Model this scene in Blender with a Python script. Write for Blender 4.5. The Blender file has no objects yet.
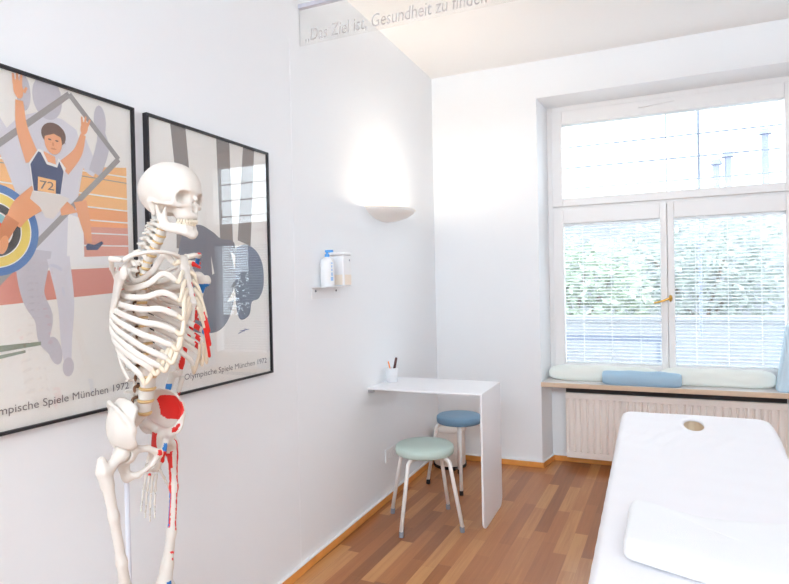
import bpy, bmesh, math, random
import numpy as np
from mathutils import Vector, Matrix, Euler, Quaternion
random.seed(7)
PI = math.pi
S = bpy.context.scene
COL = S.collection

# ------------------------------------------------------------------ camera
cam_d = bpy.data.cameras.new('camera'); cam = bpy.data.objects.new('camera', cam_d); COL.objects.link(cam)
cam_d.sensor_fit = 'HORIZONTAL'; cam_d.sensor_width = 36.0; cam_d.lens = 584.03 / 789 * 36.0
cam_d.clip_start = 0.05
fw = Vector((-0.3987002, 0.91700341, -0.01195378)); rt = Vector((0.91696766, 0.39841171, -0.02093852)); up = Vector((0.01443816, 0.01930942, 0.9997093))
cam.matrix_world = Matrix(((rt.x, up.x, -fw.x, 1.5763), (rt.y, up.y, -fw.y, 0.0), (rt.z, up.z, -fw.z, 1.40), (0, 0, 0, 1)))
S.camera = cam

# ------------------------------------------------------------------ sky, window portal, added rear fill, exposure
W = bpy.data.worlds.new('sky'); S.world = W; W.use_nodes = True
bg = W.node_tree.nodes['Background']; bg.inputs[0].default_value = (0.84, 0.92, 1.0, 1); bg.inputs[1].default_value = 7.0
def area(name, loc, rot, sx, sy, power, color, portal=False):
    l = bpy.data.lights.new(name, 'AREA'); l.shape = 'RECTANGLE'; l.size = sx; l.size_y = sy; l.energy = power; l.color = color
    if portal: l.cycles.is_portal = True
    o = bpy.data.objects.new(name, l); o.location = loc; o.rotation_euler = rot; COL.objects.link(o); return o
area('window_portal', (1.705, 4.98, 1.75), (-PI / 2, 0, 0), 1.9, 2.5, 1, (1, 1, 1), True)
area('rear_fill', (1.75, -2.62, 2.76), (PI / 2 - 0.25, 0, 0), 3.2, 0.46, 108, (0.77, 0.90, 1.0))  # added fill strip behind the camera; the rear wall has no window
S.view_settings.view_transform = 'Standard'; S.view_settings.look = 'None'
S.view_settings.gamma = 1.0; S.view_settings.use_curve_mapping = False
S.view_settings.exposure = 0.18
S.cycles.max_bounces = 14; S.cycles.diffuse_bounces = 8; S.cycles.transparent_max_bounces = 24
S.cycles.sample_clamp_indirect = 8.0

# ------------------------------------------------------------------ materials
def lin(c):
    return tuple((v / 12.92 if v <= 0.04045 else ((v + 0.055) / 1.055) ** 2.4) for v in [q / 255 for q in c])
MATS = {}
def mat(name, rgb, rough=0.6, noise=0.0, nscale=20.0, bump=0.0, bscale=60.0, metal=0.0, coat=0.0, spec=0.5, sheen=0.0):
    if name in MATS: return MATS[name]
    m = bpy.data.materials.new(name); m.use_nodes = True; nt = m.node_tree; b = nt.nodes['Principled BSDF']
    c = lin(rgb); b.inputs['Base Color'].default_value = (*c, 1)
    b.inputs['Roughness'].default_value = rough; b.inputs['Metallic'].default_value = metal
    b.inputs['Specular IOR Level'].default_value = spec; b.inputs['Coat Weight'].default_value = coat
    if sheen: b.inputs['Sheen Weight'].default_value = sheen
    tc = nt.nodes.new('ShaderNodeTexCoord')
    if noise:
        n = nt.nodes.new('ShaderNodeTexNoise'); n.inputs['Scale'].default_value = nscale; n.inputs['Detail'].default_value = 4
        nt.links.new(tc.outputs['Object'], n.inputs['Vector'])
        r = nt.nodes.new('ShaderNodeMapRange'); r.inputs[1].default_value = 0.25; r.inputs[2].default_value = 0.75
        r.inputs[3].default_value = 1 - noise; r.inputs[4].default_value = 1 + noise * 0.5
        nt.links.new(n.outputs['Fac'], r.inputs[0])
        mx = nt.nodes.new('ShaderNodeVectorMath'); mx.operation = 'SCALE'; mx.inputs[0].default_value = c
        nt.links.new(r.outputs[0], mx.inputs['Scale']); nt.links.new(mx.outputs[0], b.inputs['Base Color'])
    if bump:
        n2 = nt.nodes.new('ShaderNodeTexNoise'); n2.inputs['Scale'].default_value = bscale; n2.inputs['Detail'].default_value = 3
        nt.links.new(tc.outputs['Object'], n2.inputs['Vector'])
        bp = nt.nodes.new('ShaderNodeBump'); bp.inputs['Strength'].default_value = bump; bp.inputs['Distance'].default_value = 0.004
        nt.links.new(n2.outputs['Fac'], bp.inputs['Height']); nt.links.new(bp.outputs[0], b.inputs['Normal'])
    MATS[name] = m; return m
def glass(name, tint, refl=1.0, veil=0.0):
    if name in MATS: return MATS[name]
    m = bpy.data.materials.new(name); m.use_nodes = True; nt = m.node_tree; nt.nodes.clear()
    out = nt.nodes.new('ShaderNodeOutputMaterial'); tr = nt.nodes.new('ShaderNodeBsdfTransparent'); tr.inputs[0].default_value = (*tint, 1)
    gl = nt.nodes.new('ShaderNodeBsdfGlossy'); gl.inputs['Roughness'].default_value = 0.0
    ge = nt.nodes.new('ShaderNodeNewGeometry'); dt = nt.nodes.new('ShaderNodeVectorMath'); dt.operation = 'DOT_PRODUCT'
    nt.links.new(ge.outputs['Normal'], dt.inputs[0]); nt.links.new(ge.outputs['Incoming'], dt.inputs[1])
    def mth(op, a, b=None):
        q = nt.nodes.new('ShaderNodeMath'); q.operation = op; nt.links.new(a, q.inputs[0])
        if b is not None: q.inputs[1].default_value = b
        return q
    ab = mth('ABSOLUTE', dt.outputs['Value']); om = mth('MULTIPLY_ADD', ab.outputs[0], -1.0); om.inputs[2].default_value = 1.0
    p5 = mth('POWER', om.outputs[0], 5.0); k = mth('MULTIPLY_ADD', p5.outputs[0], 0.96 * refl); k.inputs[2].default_value = 0.04 * refl; k.use_clamp = True
    mx = nt.nodes.new('ShaderNodeMixShader'); nt.links.new(k.outputs[0], mx.inputs[0]); nt.links.new(tr.outputs[0], mx.inputs[1]); nt.links.new(gl.outputs[0], mx.inputs[2])
    last = mx
    if veil:
        df = nt.nodes.new('ShaderNodeBsdfTranslucent'); df.inputs[0].default_value = (0.9, 0.9, 0.9, 1)
        d2 = nt.nodes.new('ShaderNodeBsdfDiffuse'); d2.inputs[0].default_value = (0.9, 0.9, 0.9, 1)
        ad = nt.nodes.new('ShaderNodeMixShader'); ad.inputs[0].default_value = 0.5; nt.links.new(df.outputs[0], ad.inputs[1]); nt.links.new(d2.outputs[0], ad.inputs[2])
        m2 = nt.nodes.new('ShaderNodeMixShader'); m2.inputs[0].default_value = veil
        nt.links.new(mx.outputs[0], m2.inputs[1]); nt.links.new(ad.outputs[0], m2.inputs[2]); last = m2
    nt.links.new(last.outputs[0], out.inputs[0]); MATS[name] = m; return m
def parquet():
    m = bpy.data.materials.new('parquet'); m.use_nodes = True; nt = m.node_tree; b = nt.nodes['Principled BSDF']
    N = nt.nodes.new; L = nt.links.new
    tc = N('ShaderNodeTexCoord'); mp = N('ShaderNodeMapping'); mp.inputs['Rotation'].default_value = (0, 0, PI / 2 + math.radians(2)); L(tc.outputs['Object'], mp.inputs[0])
    br = N('ShaderNodeTexBrick'); br.inputs['Scale'].default_value = 1.0; br.inputs['Brick Width'].default_value = 0.46; br.inputs['Row Height'].default_value = 0.071
    br.inputs['Mortar Size'].default_value = 0.0006; br.inputs['Mortar Smooth'].default_value = 0.3; br.offset = 0.37; br.offset_frequency = 3; br.squash = 1.35; br.squash_frequency = 2
    br.inputs['Color1'].default_value = (0, 0, 0, 1); br.inputs['Color2'].default_value = (1, 1, 1, 1); br.inputs['Mortar'].default_value = (0.3, 0.3, 0.3, 1); br.inputs['Bias'].default_value = 0.0
    L(mp.outputs[0], br.inputs['Vector'])
    # grain stretched along the boards
    m2 = N('ShaderNodeMapping'); m2.inputs['Scale'].default_value = (1.6, 34, 1); L(mp.outputs[0], m2.inputs[0])
    ns = N('ShaderNodeTexNoise'); ns.inputs['Scale'].default_value = 1.6; ns.inputs['Detail'].default_value = 6; ns.inputs['Roughness'].default_value = 0.65; L(m2.outputs[0], ns.inputs['Vector'])
    big = N('ShaderNodeTexNoise'); big.inputs['Scale'].default_value = 2.2; L(mp.outputs[0], big.inputs['Vector'])
    a = N('ShaderNodeMath'); a.operation = 'MULTIPLY_ADD'; L(ns.outputs['Fac'], a.inputs[0]); a.inputs[1].default_value = 0.75; a.inputs[2].default_value = -0.36
    sep = N('ShaderNodeSeparateColor'); L(br.outputs['Color'], sep.inputs[0])
    c = N('ShaderNodeMath'); c.operation = 'ADD'; L(sep.outputs[0], c.inputs[0]); L(a.outputs[0], c.inputs[1])
    rp = N('ShaderNodeValToRGB'); L(c.outputs[0], rp.inputs[0]); e = rp.color_ramp.elements
    e[0].position = 0.0; e[0].color = (*lin((140, 84, 44)), 1); e[1].position = 1.0; e[1].color = (*lin((202, 146, 90)), 1)
    x = e.new(0.4); x.color = (*lin((167, 104, 56)), 1); x = e.new(0.72); x.color = (*lin((181, 118, 66)), 1)
    L(rp.outputs[0], b.inputs['Base Color'])
    b.inputs['Roughness'].default_value = 0.34; b.inputs['Coat Weight'].default_value = 0.25; b.inputs['Coat Roughness'].default_value = 0.22
    bp = N('ShaderNodeBump'); bp.inputs['Strength'].default_value = 0.25; bp.inputs['Distance'].default_value = 0.002
    iv = N('ShaderNodeMath'); iv.operation = 'SUBTRACT'; iv.inputs[0].default_value = 1.0; L(br.outputs['Fac'], iv.inputs[1]); L(iv.outputs[0], bp.inputs['Height']); L(bp.outputs[0], b.inputs['Normal'])
    return m
M_wall = mat('white_wall_paint', (241, 243, 245), 0.85, bump=0.05, bscale=140)
M_ceil = mat('white_ceiling_paint', (248, 248, 247), 0.9)
M_floor = parquet()
M_skirt = mat('oak_skirting', (236, 162, 82), 0.4, noise=0.14, nscale=14)
M_caulk = mat('white_sealant', (238, 238, 238), 0.6)
M_frame = mat('white_window_lacquer', (236, 234, 233), 0.35)
M_sill = mat('pale_sill_board', (226, 222, 220), 0.45)
M_silledge = mat('sill_wood_edge', (219, 192, 166), 0.5, noise=0.06, nscale=30)
M_glass = glass('clear_glass', (0.97, 0.98, 0.98), 1.0)
M_picglass = glass('picture_glass', (1.0, 1.0, 1.0), 1.4)
M_slat = mat('blind_slat_white', (240, 240, 242), 0.4)
M_brass = mat('polished_brass', (222, 178, 92), 0.25, metal=1.0)
M_black = mat('black_frame_lacquer', (30, 28, 34), 0.35)
M_white = mat('white_plastic', (240, 240, 241), 0.4)
M_desk = mat('white_powder_coat', (240, 240, 243), 0.35)
M_bone = mat('plastic_bone', (228, 221, 212), 0.5, noise=0.05, nscale=16, bump=0.12, bscale=90)
M_cart = mat('plastic_cartilage', (232, 218, 196), 0.5)
M_disc = mat('plastic_disc', (226, 192, 138), 0.5)
M_red = mat('red_muscle_paint', (226, 40, 34), 0.5)
M_blue = mat('blue_muscle_paint', (38, 122, 196), 0.5)
M_brown = mat('brown_nerve_root', (120, 84, 60), 0.6)
M_steel = mat('brushed_steel', (196, 198, 204), 0.35, metal=1.0)
M_dark = mat('black_rubber', (28, 28, 30), 0.6)

# ------------------------------------------------------------------ helpers
def tag(o, label=None, cat=None, group=None, kind=None):
    if label: o['label'] = label
    if cat: o['category'] = cat
    if group: o['group'] = group
    if kind: o['kind'] = kind
    return o
def empty(name, loc=(0, 0, 0), rz=0.0):
    o = bpy.data.objects.new(name, None); COL.objects.link(o); o.location = loc; o.rotation_euler = (0, 0, rz); o.empty_display_size = 0.05; return o
def obj(name, bm, m, parent=None, smooth=False, bevel=0.0, segs=2, subsurf=0):
    me = bpy.data.meshes.new(name)
    if isinstance(bm, bpy.types.Mesh): me = bm
    else: bm.to_mesh(me); bm.free()
    if m is not None and not me.materials:
        for k in (m if isinstance(m, (list, tuple)) else [m]): me.materials.append(k)
    if smooth:
        for p in me.polygons: p.use_smooth = True
    o = bpy.data.objects.new(name, me); COL.objects.link(o)
    if parent is not None: o.parent = parent
    if bevel:
        b = o.modifiers.new('bevel', 'BEVEL'); b.width = bevel; b.segments = segs; b.limit_method = 'ANGLE'; b.angle_limit = math.radians(40)
        for p in me.polygons: p.use_smooth = True
        w = o.modifiers.new('wn', 'WEIGHTED_NORMAL'); w.keep_sharp = True
    if subsurf:
        s = o.modifiers.new('sub', 'SUBSURF'); s.levels = subsurf; s.render_levels = subsurf
    return o
def B(): return bmesh.new()
def add_box(bm, lo, hi, mi=0):
    x0, y0, z0 = lo; x1, y1, z1 = hi
    v = [bm.verts.new(p) for p in ((x0, y0, z0), (x1, y0, z0), (x1, y1, z0), (x0, y1, z0), (x0, y0, z1), (x1, y0, z1), (x1, y1, z1), (x0, y1, z1))]
    for f in ((3, 2, 1, 0), (4, 5, 6, 7), (0, 1, 5, 4), (1, 2, 6, 5), (2, 3, 7, 6), (3, 0, 4, 7)):
        bm.faces.new([v[i] for i in f]).material_index = mi
    return bm
def box(lo, hi): return add_box(B(), lo, hi)
def add_prism(bm, poly, d, axis='z', base=0.0, mi=0):
    """extrude a 2-D polygon (anticlockwise) by d along an axis"""
    def P(a, b, h):
        return {'z': (a, b, h), 'x': (h, a, b), 'y': (b, h, a)}[axis]
    lo = [bm.verts.new(P(a, b, base)) for a, b in poly]; hi = [bm.verts.new(P(a, b, base + d)) for a, b in poly]; n = len(poly)
    bm.faces.new(lo[::-1]).material_index = mi; bm.faces.new(hi).material_index = mi
    for i in range(n): bm.faces.new((lo[i], lo[(i + 1) % n], hi[(i + 1) % n], hi[i])).material_index = mi
    return bm
def crom(pts, n):
    """Catmull-Rom through pts"""
    P = [Vector(p) for p in pts]; P = [P[0] * 2 - P[1]] + P + [P[-1] * 2 - P[-2]]; out = []
    for i in range(1, len(P) - 2):
        a, b, c, d = P[i - 1:i + 3]
        for k in range(n):
            t = k / n
            out.append(0.5 * ((2 * b) + (c - a) * t + (2 * a - 5 * b + 4 * c - d) * t * t + (-a + 3 * b - 3 * c + d) * t ** 3))
    out.append(P[-2]); return out
def add_tube(bm, pts, rad, n=10, flat=1.0, flat_dir=None, cap=True, mi=0):
    """sweep along pts; rad a number or list; flat squeezes the section along flat_dir"""
    P = [Vector(p) for p in pts]; R = rad if isinstance(rad, (list, tuple)) else [rad] * len(P)
    rings = []; ref = None
    for i, p in enumerate(P):
        t = (P[min(i + 1, len(P) - 1)] - P[max(i - 1, 0)]).normalized()
        if flat_dir is not None:
            fd = flat_dir(p) if callable(flat_dir) else Vector(flat_dir)
            u = (fd - t * fd.dot(t)).normalized()
        elif ref is None:
            u = t.orthogonal().normalized()
        else:
            u = (ref - t * ref.dot(t)).normalized()
        ref = u; w = t.cross(u)
        rings.append([bm.verts.new(p + (u * math.cos(2 * PI * k / n) * flat + w * math.sin(2 * PI * k / n)) * R[i]) for k in range(n)])
    for a, b in zip(rings, rings[1:]):
        for k in range(n): bm.faces.new((a[k], a[(k + 1) % n], b[(k + 1) % n], b[k])).material_index = mi
    if cap:
        bm.faces.new(rings[0][::-1]).material_index = mi; bm.faces.new(rings[-1]).material_index = mi
    return bm
def add_lathe(bm, prof, c=(0, 0, 0), n=32, mi=0, sx=1.0, sy=1.0):
    """revolve (r, z) profile about z; r 0 at the ends closes it"""
    rings = []
    for r, z in prof:
        if r <= 1e-6: rings.append([bm.verts.new((c[0], c[1], c[2] + z))])
        else: rings.append([bm.verts.new((c[0] + r * sx * math.cos(2 * PI * k / n), c[1] + r * sy * math.sin(2 * PI * k / n), c[2] + z)) for k in range(n)])
    for a, b in zip(rings, rings[1:]):
        for k in range(n):
            k2 = (k + 1) % n
            if len(a) == 1 and len(b) == 1: continue
            if len(a) == 1: f = (a[0], b[k2], b[k])
            elif len(b) == 1: f = (a[k], a[k2], b[0])
            else: f = (a[k], a[k2], b[k2], b[k])
            bm.faces.new(f).material_index = mi
    return bm
def add_ball(bm, c, r, mi=0, seg=12):
    r = r if isinstance(r, (tuple, list)) else (r, r, r)
    g = bmesh.ops.create_uvsphere(bm, u_segments=seg, v_segments=max(6, seg * 2 // 3), radius=1.0, matrix=Matrix.Translation(c) @ Matrix.Diagonal((*r, 1)))
    for v in g['verts']:
        for f in v.link_faces: f.material_index = mi
    return bm
def fix(bm):
    bmesh.ops.recalc_face_normals(bm, faces=bm.faces); return bm
def text_bm(txt, size, fn, shear=0.0, spacing=1.0, depth=0.0, width=None):
    """lettering as mesh; fn maps (u, v, w) in metres to a point"""
    c = bpy.data.curves.new('lettering', 'FONT'); c.body = txt; c.size = size; c.shear = shear; c.space_character = spacing; c.resolution_u = 3
    c.extrude = depth
    o = bpy.data.objects.new('lettering', c); COL.objects.link(o)
    dg = bpy.context.evaluated_depsgraph_get(); me = bpy.data.meshes.new_from_object(o.evaluated_get(dg))
    bpy.data.objects.remove(o); bpy.data.curves.remove(c)
    bm = B(); bm.from_mesh(me); bpy.data.meshes.remove(me)
    if width:
        xs = [v.co.x for v in bm.verts]; k = width / (max(xs) - min(xs)); x0 = min(xs)
        for v in bm.verts: v.co.x = (v.co.x - x0) * k
    for v in bm.verts: v.co = Vector(fn(v.co.x, v.co.y, v.co.z))
    return bm

# ---- distance-field modelling for the organic bones (surface nets)
def surfnet(f, lo, hi, h):
    ax = [np.arange(lo[i], hi[i] + h, h) for i in range(3)]
    X, Y, Z = np.meshgrid(*ax, indexing='ij'); V = f(X, Y, Z); s = V < 0
    nx, ny, nz = V.shape
    acc = np.zeros((nx - 1, ny - 1, nz - 1, 3)); cnt = np.zeros((nx - 1, ny - 1, nz - 1))
    cs = [(a, b, c) for a in (0, 1) for b in (0, 1) for c in (0, 1)]
    sl = lambda A, o: A[o[0]:nx - 1 + o[0], o[1]:ny - 1 + o[1], o[2]:nz - 1 + o[2]]
    for o in cs:
        for k in range(3):
            if o[k]: continue
            q = list(o); q[k] = 1
            a = sl(V, o); b = sl(V, q); m = (a < 0) != (b < 0)
            t = np.where(m, a / np.where(m, a - b, 1), 0)
            for j in range(3): acc[..., j] += m * (o[j] + (t if j == k else 0))
            cnt += m
    act = cnt > 0; idx = -np.ones(act.shape, int); idx[act] = np.arange(act.sum())
    base = np.stack(np.nonzero(act), 1); pos = (acc[act] / cnt[act][:, None] + base) * h + np.array(lo)
    F = []
    for k in range(3):
        i, j = (k + 1) % 3, (k + 2) % 3
        a = [slice(1, -1)] * 3; a[k] = slice(0, -1); b = list(a); b[k] = slice(1, None)
        m = s[tuple(a)] != s[tuple(b)]; p = np.stack(np.nonzero(m), 1); off = np.ones(3, int); off[k] = 0; p = p + off
        sg = s[tuple(p.T)]
        def cell(di, dj):
            q = p.copy(); q[:, i] -= di; q[:, j] -= dj; return idx[tuple(q.T)]
        Q = np.stack([cell(1, 1), cell(0, 1), cell(0, 0), cell(1, 0)], 1); Q[~sg] = Q[~sg][:, ::-1]; F.append(Q)
    F = np.concatenate(F); F = F[(F >= 0).all(1)]
    me = bpy.data.meshes.new('bone'); me.from_pydata(pos.tolist(), [], F.tolist()); me.update(); return me
def smin(a, b, k): h = np.clip(0.5 + 0.5 * (b - a) / k, 0, 1); return b + (a - b) * h - k * h * (1 - h)
def smax(a, b, k): return -smin(-a, -b, k)
def ell(P, c, r):
    q = [(P[i] - c[i]) / r[i] for i in range(3)]; k0 = np.sqrt(sum(v * v for v in q)); k1 = np.sqrt(sum((q[i] / r[i]) ** 2 for i in range(3))) + 1e-9
    return k0 * (k0 - 1) / k1
def cap(P, a, b, ra, rb=None):
    rb = ra if rb is None else rb; d = [b[i] - a[i] for i in range(3)]; L = sum(v * v for v in d) + 1e-12
    t = np.clip(sum((P[i] - a[i]) * d[i] for i in range(3)) / L, 0, 1)
    return np.sqrt(sum((P[i] - a[i] - d[i] * t) ** 2 for i in range(3))) - (ra + (rb - ra) * t)
def chain(P, pts, k=0.008):
    """rounded chain of (x, y, z, r)"""
    d = None
    for a, b in zip(pts, pts[1:]):
        c = cap(P, a[:3], b[:3], a[3], b[3]); d = c if d is None else smin(d, c, k)
    return d
def bone(name, f, lo, hi, h, parent, m=None, paint=None, smooth_it=2):
    me = surfnet(lambda X, Y, Z: f((X, Y, Z)), lo, hi, h)
    bm = B(); bm.from_mesh(me)
    for _ in range(smooth_it): bmesh.ops.smooth_vert(bm, verts=bm.verts, factor=0.4, use_axis_x=True, use_axis_y=True, use_axis_z=True)
    bm.normal_update()
    if paint:
        for fc in bm.faces: fc.material_index = paint(fc.calc_center_median(), fc.normal)
    bm.to_mesh(me); bm.free(); me.name = name
    return obj(name, me, m or [M_bone, M_red, M_blue, M_brown, M_cart], parent, smooth=True)

# ================================================================== ROOM
H = 3.0515; D = 4.46; XR = 3.45; YB = -2.75
def struct(name, bm, m, **k):
    o = obj(name, bm, m, **k); o['kind'] = 'structure'; return o
struct('floor', box((-0.2, YB - 0.2, -0.12), (XR + 0.2, 4.9, 0.0)), M_floor)
struct('ceiling', box((-0.2, YB - 0.2, H), (XR + 0.2, 4.9, H + 0.15)), M_ceil)
struct('wall_left', box((-0.2, YB - 0.2, 0), (0, 4.9, H)), M_wall)
struct('wall_right', box((XR, YB - 0.2, 0), (XR + 0.2, 4.9, H)), M_wall)
bm = B(); add_box(bm, (0, YB - 0.2, 0), (XR, YB, H)); struct('wall_rear', bm, M_wall)
bm = B()   # wall with the window niche: splayed reveals, lintel and parapet behind the radiator
add_prism(bm, [(0.0, D), (0.826, D), (0.868, 4.66), (0.868, 4.9), (0.0, 4.9)], H)
add_prism(bm, [(2.585, D), (XR, D), (XR, 4.9), (2.545, 4.9), (2.545, 4.66)], H)
add_prism(bm, [(D, 2.775), (4.66, 2.745), (4.9, 2.745), (4.9, H), (D, H)], 1.759, 'x', 0.826)
add_box(bm, (0.868, 4.69, 0), (2.545, 4.9, 0.62))
struct('wall_back', fix(bm), M_wall)
# skirting with a light sealant line along its top
def skirting(name, poly):
    bm = B(); add_prism(bm, poly, 0.042, 'z', 0.0, 0)
    bb = B(); add_prism(bb, poly, 0.006, 'z', 0.042, 0)
    o = struct(name, fix(bm), M_skirt, bevel=0.003); obj('sealant', fix(bb), M_caulk, o); return o
skirting('baseboard_left', [(0, YB), (0.016, YB), (0.016, D - 0.016), (0, D - 0.0)])
skirting('baseboard_back', [(0.0165, D), (0.0165, D - 0.016), (0.836, D - 0.016), (0.883, 4.674), (2.53, 4.674), (2.578, D - 0.016), (XR, D - 0.016), (XR, D), (2.585, D), (2.545, 4.69), (0.868, 4.69), (0.826, D)])
# seam strip on the left wall under the glass sign
struct('trim_1', box((0.0, 2.412, 0.048), (0.0012, 2.424, 2.60)), M_wall)

# ------------------------------------------------------------------ window
win = empty('window_1', (1.706, 4.69, 0.655)); win['kind'] = 'structure'
wl = Vector((1.706, 4.69, 0.655))
def wobj(name, bm, m, parent=win, **k):
    """geometry given in room coordinates, hung under the window"""
    base = wl if parent is win else wl
    for v in bm.verts: v.co -= base
    return obj(name, bm, m, parent, **k)
def ring_frame(bm, x0, x1, z0, z1, l, r, b, t, y0, y1):
    add_box(bm, (x0, y0, z0), (x0 + l, y1, z1)); add_box(bm, (x1 - r, y0, z0), (x1, y1, z1))
    add_box(bm, (x0 + l, y0, z0), (x1 - r, y1, z0 + b)); add_box(bm, (x0 + l, y0, z1 - t), (x1 - r, y1, z1)); return bm
bm = ring_frame(B(), 0.868, 2.545, 0.655, 2.75, 0.04, 0.04, 0.03, 0.05, 4.665, 4.80)
add_box(bm, (0.90, 4.668, 1.945), (2.51, 4.80, 1.985))
wobj('frame', bm, M_frame, bevel=0.004)
WIN = (('fanlight_sash', 0.905, 2.508, 1.975, 2.705, (0.078, 0.078, 0.062, 0.105), None),
       ('sash', 0.905, 1.704, 0.68, 1.958, (0.077, 0.045, 0.09, 0.115), 'l'), ('sash', 1.706, 2.508, 0.68, 1.958, (0.045, 0.077, 0.09, 0.115), 'r'))
for nm, x0, x1, z0, z1, (l, r, b, t), side in WIN:
    sh = wobj(nm, ring_frame(B(), x0, x1, z0, z1, l, r, b, t, 4.645, 4.73), M_frame, bevel=0.005)
    for yy in (4.662, 4.722):
        wobj('pane', box((x0 + l - 0.004, yy, z0 + b - 0.004), (x1 - r + 0.004, yy + 0.004, z1 - t + 0.004)), M_glass, sh)
    if side:
        bm = B(); xa, xb = x0 + l + 0.003, x1 - r - 0.003; za, zb = z0 + b + 0.012, z1 - t - 0.02
        n = 42
        for i in range(n):
            z = za + (zb - za) * i / n + 0.008
            tilt = math.radians(-20); c, s_ = math.cos(tilt) * 0.011, math.sin(tilt) * 0.011
            v = [bm.verts.new(p) for p in ((xa, 4.693 - c, z - s_), (xb, 4.693 - c, z - s_), (xb, 4.693 + c, z + s_), (xa, 4.693 + c, z + s_), (xa, 4.693, z + 0.0016), (xb, 4.693, z + 0.0016))]
            bm.faces.new((v[0], v[1], v[5], v[4])); bm.faces.new((v[4], v[5], v[2], v[3])); bm.faces.new((v[1], v[0], v[3], v[2]))
        bl = wobj('blind', bm, M_slat, sh)
        wobj('head_rail', box((xa, 4.68, zb), (xb, 4.706, zb + 0.019)), M_slat, bl); wobj('bottom_rail', box((xa, 4.683, za - 0.011), (xb, 4.703, za)), M_slat, bl)
        bm = B()
        for q in (0.2, 0.5, 0.8):
            x = xa + (xb - xa) * q
            for yy in (4.681, 4.705): add_tube(bm, [(x, yy, za), (x, yy, zb)], 0.0012, 5)
        wobj('ladder_cord', bm, M_slat, bl)
        if side == 'r':
            bm = B(); add_lathe(bm, [(0, 0), (0.0125, 0), (0.0125, 0.006), (0.0, 0.006)], (0, 0, 0), 20)
            bmesh.ops.rotate(bm, verts=bm.verts, cent=(0, 0, 0), matrix=Matrix.Rotation(PI / 2, 3, 'X')); bmesh.ops.scale(bm, verts=bm.verts, vec=(1, 1, 2.0))
            bmesh.ops.translate(bm, verts=bm.verts, vec=(1.722, 4.645, 1.262))
            add_tube(bm, [(1.722, 4.644, 1.262), (1.722, 4.60, 1.262)], 0.0075, 12)
            add_tube(bm, crom([(1.724, 4.598, 1.263), (1.70, 4.592, 1.258), (1.66, 4.593, 1.243), (1.612, 4.598, 1.232)], 5), [0.009] * 5 + [0.0075] * 5 + [0.0068] * 5 + [0.008], 12)
            wobj('handle', fix(bm), M_brass, sh, smooth=True)['label'] = 'brass lever handle'
    else:
        bm = box((x0 + 0.62, 4.632, z1 - 0.05), (x0 + 0.69, 4.646, z1 - 0.038)); add_tube(bm, [(x0 + 0.69, 4.638, z1 - 0.044), (x0 + 0.86, 4.636, z1 - 0.03)], 0.004, 8)
        wobj('fanlight_stay', bm, M_frame, sh)
bm = B(); add_prism(bm, [(0.832, 4.405), (2.58, 4.405), (2.548, 4.67), (0.866, 4.67)], 0.035, 'z', 0.62)
for v in bm.verts: v.co -= wl
bm.normal_update()
for f in bm.faces: f.material_index = 1 if f.normal.y < -0.9 else 0
so = obj('window_sill', fix(bm), [M_sill, M_silledge], win, bevel=0.003)

# ------------------------------------------------------------------ outside
M_plaster = mat('pale_render', (122, 125, 130), 0.9, noise=0.03, nscale=1.5)
M_ground = mat('garden_gravel', (140, 142, 144), 0.95, noise=0.1, nscale=8)
M_leaf = mat('pale_green_leaves', (164, 178, 156), 0.7, noise=0.3, nscale=3)
M_leafd = mat('grey_green_leaves', (156, 166, 158), 0.7, noise=0.3, nscale=3)
M_bar = mat('grey_bar_paint', (158, 166, 186), 0.5)
struct('ground', box((-14, 4.95, -0.6), (18, 34, -0.5)), M_ground)
bars = empty('window_grille', (1.706, 5.0, 1.0)); tag(bars, 'thin grey bars crossing outside the tall window', 'window bars')
for z in (2.16, 2.33, 2.50): obj('crossbar', add_tube(B(), [(-0.95, 0, z - 1.0), (0.95, 0, z - 1.0)], 0.007, 8), M_bar, bars)
for x, r in ((1.941, 0.011), (1.717, 0.006)): obj('upright', add_tube(B(), [(x - 1.706, 0.012, -0.05), (x - 1.706, 0.012, 1.80)], r, 8), M_bar, bars)
for x in (-0.965, 0.965): obj('wall_anchor', box((x - 0.035, -0.11, 0.9), (x + 0.035, 0.02, 1.75)), M_plaster, bars)
gw = obj('garden_wall', add_box(add_box(B(), (-5, 9.0, -0.5), (9, 9.2, 0.82)), (-5, 8.96, 0.82), (9, 9.24, 0.88)), M_plaster); tag(gw, 'low pale garden wall seen through the blinds', 'garden wall')
gr = empty('garden_railing', (1.0, 8.0, -0.5)); tag(gr, 'blue grey handrail in front of the low garden wall', 'railing')
M_rail = mat('slate_rail_paint', (84, 92, 110), 0.6)
obj('handrail', box((-3, -0.025, 1.12), (0.72, 0.025, 1.20)), M_rail, gr)
for x in (-2.9, -1.1, 0.68): obj('post', box((x - 0.02, -0.02, 0), (x + 0.02, 0.02, 1.13)), M_rail, gr)
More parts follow.
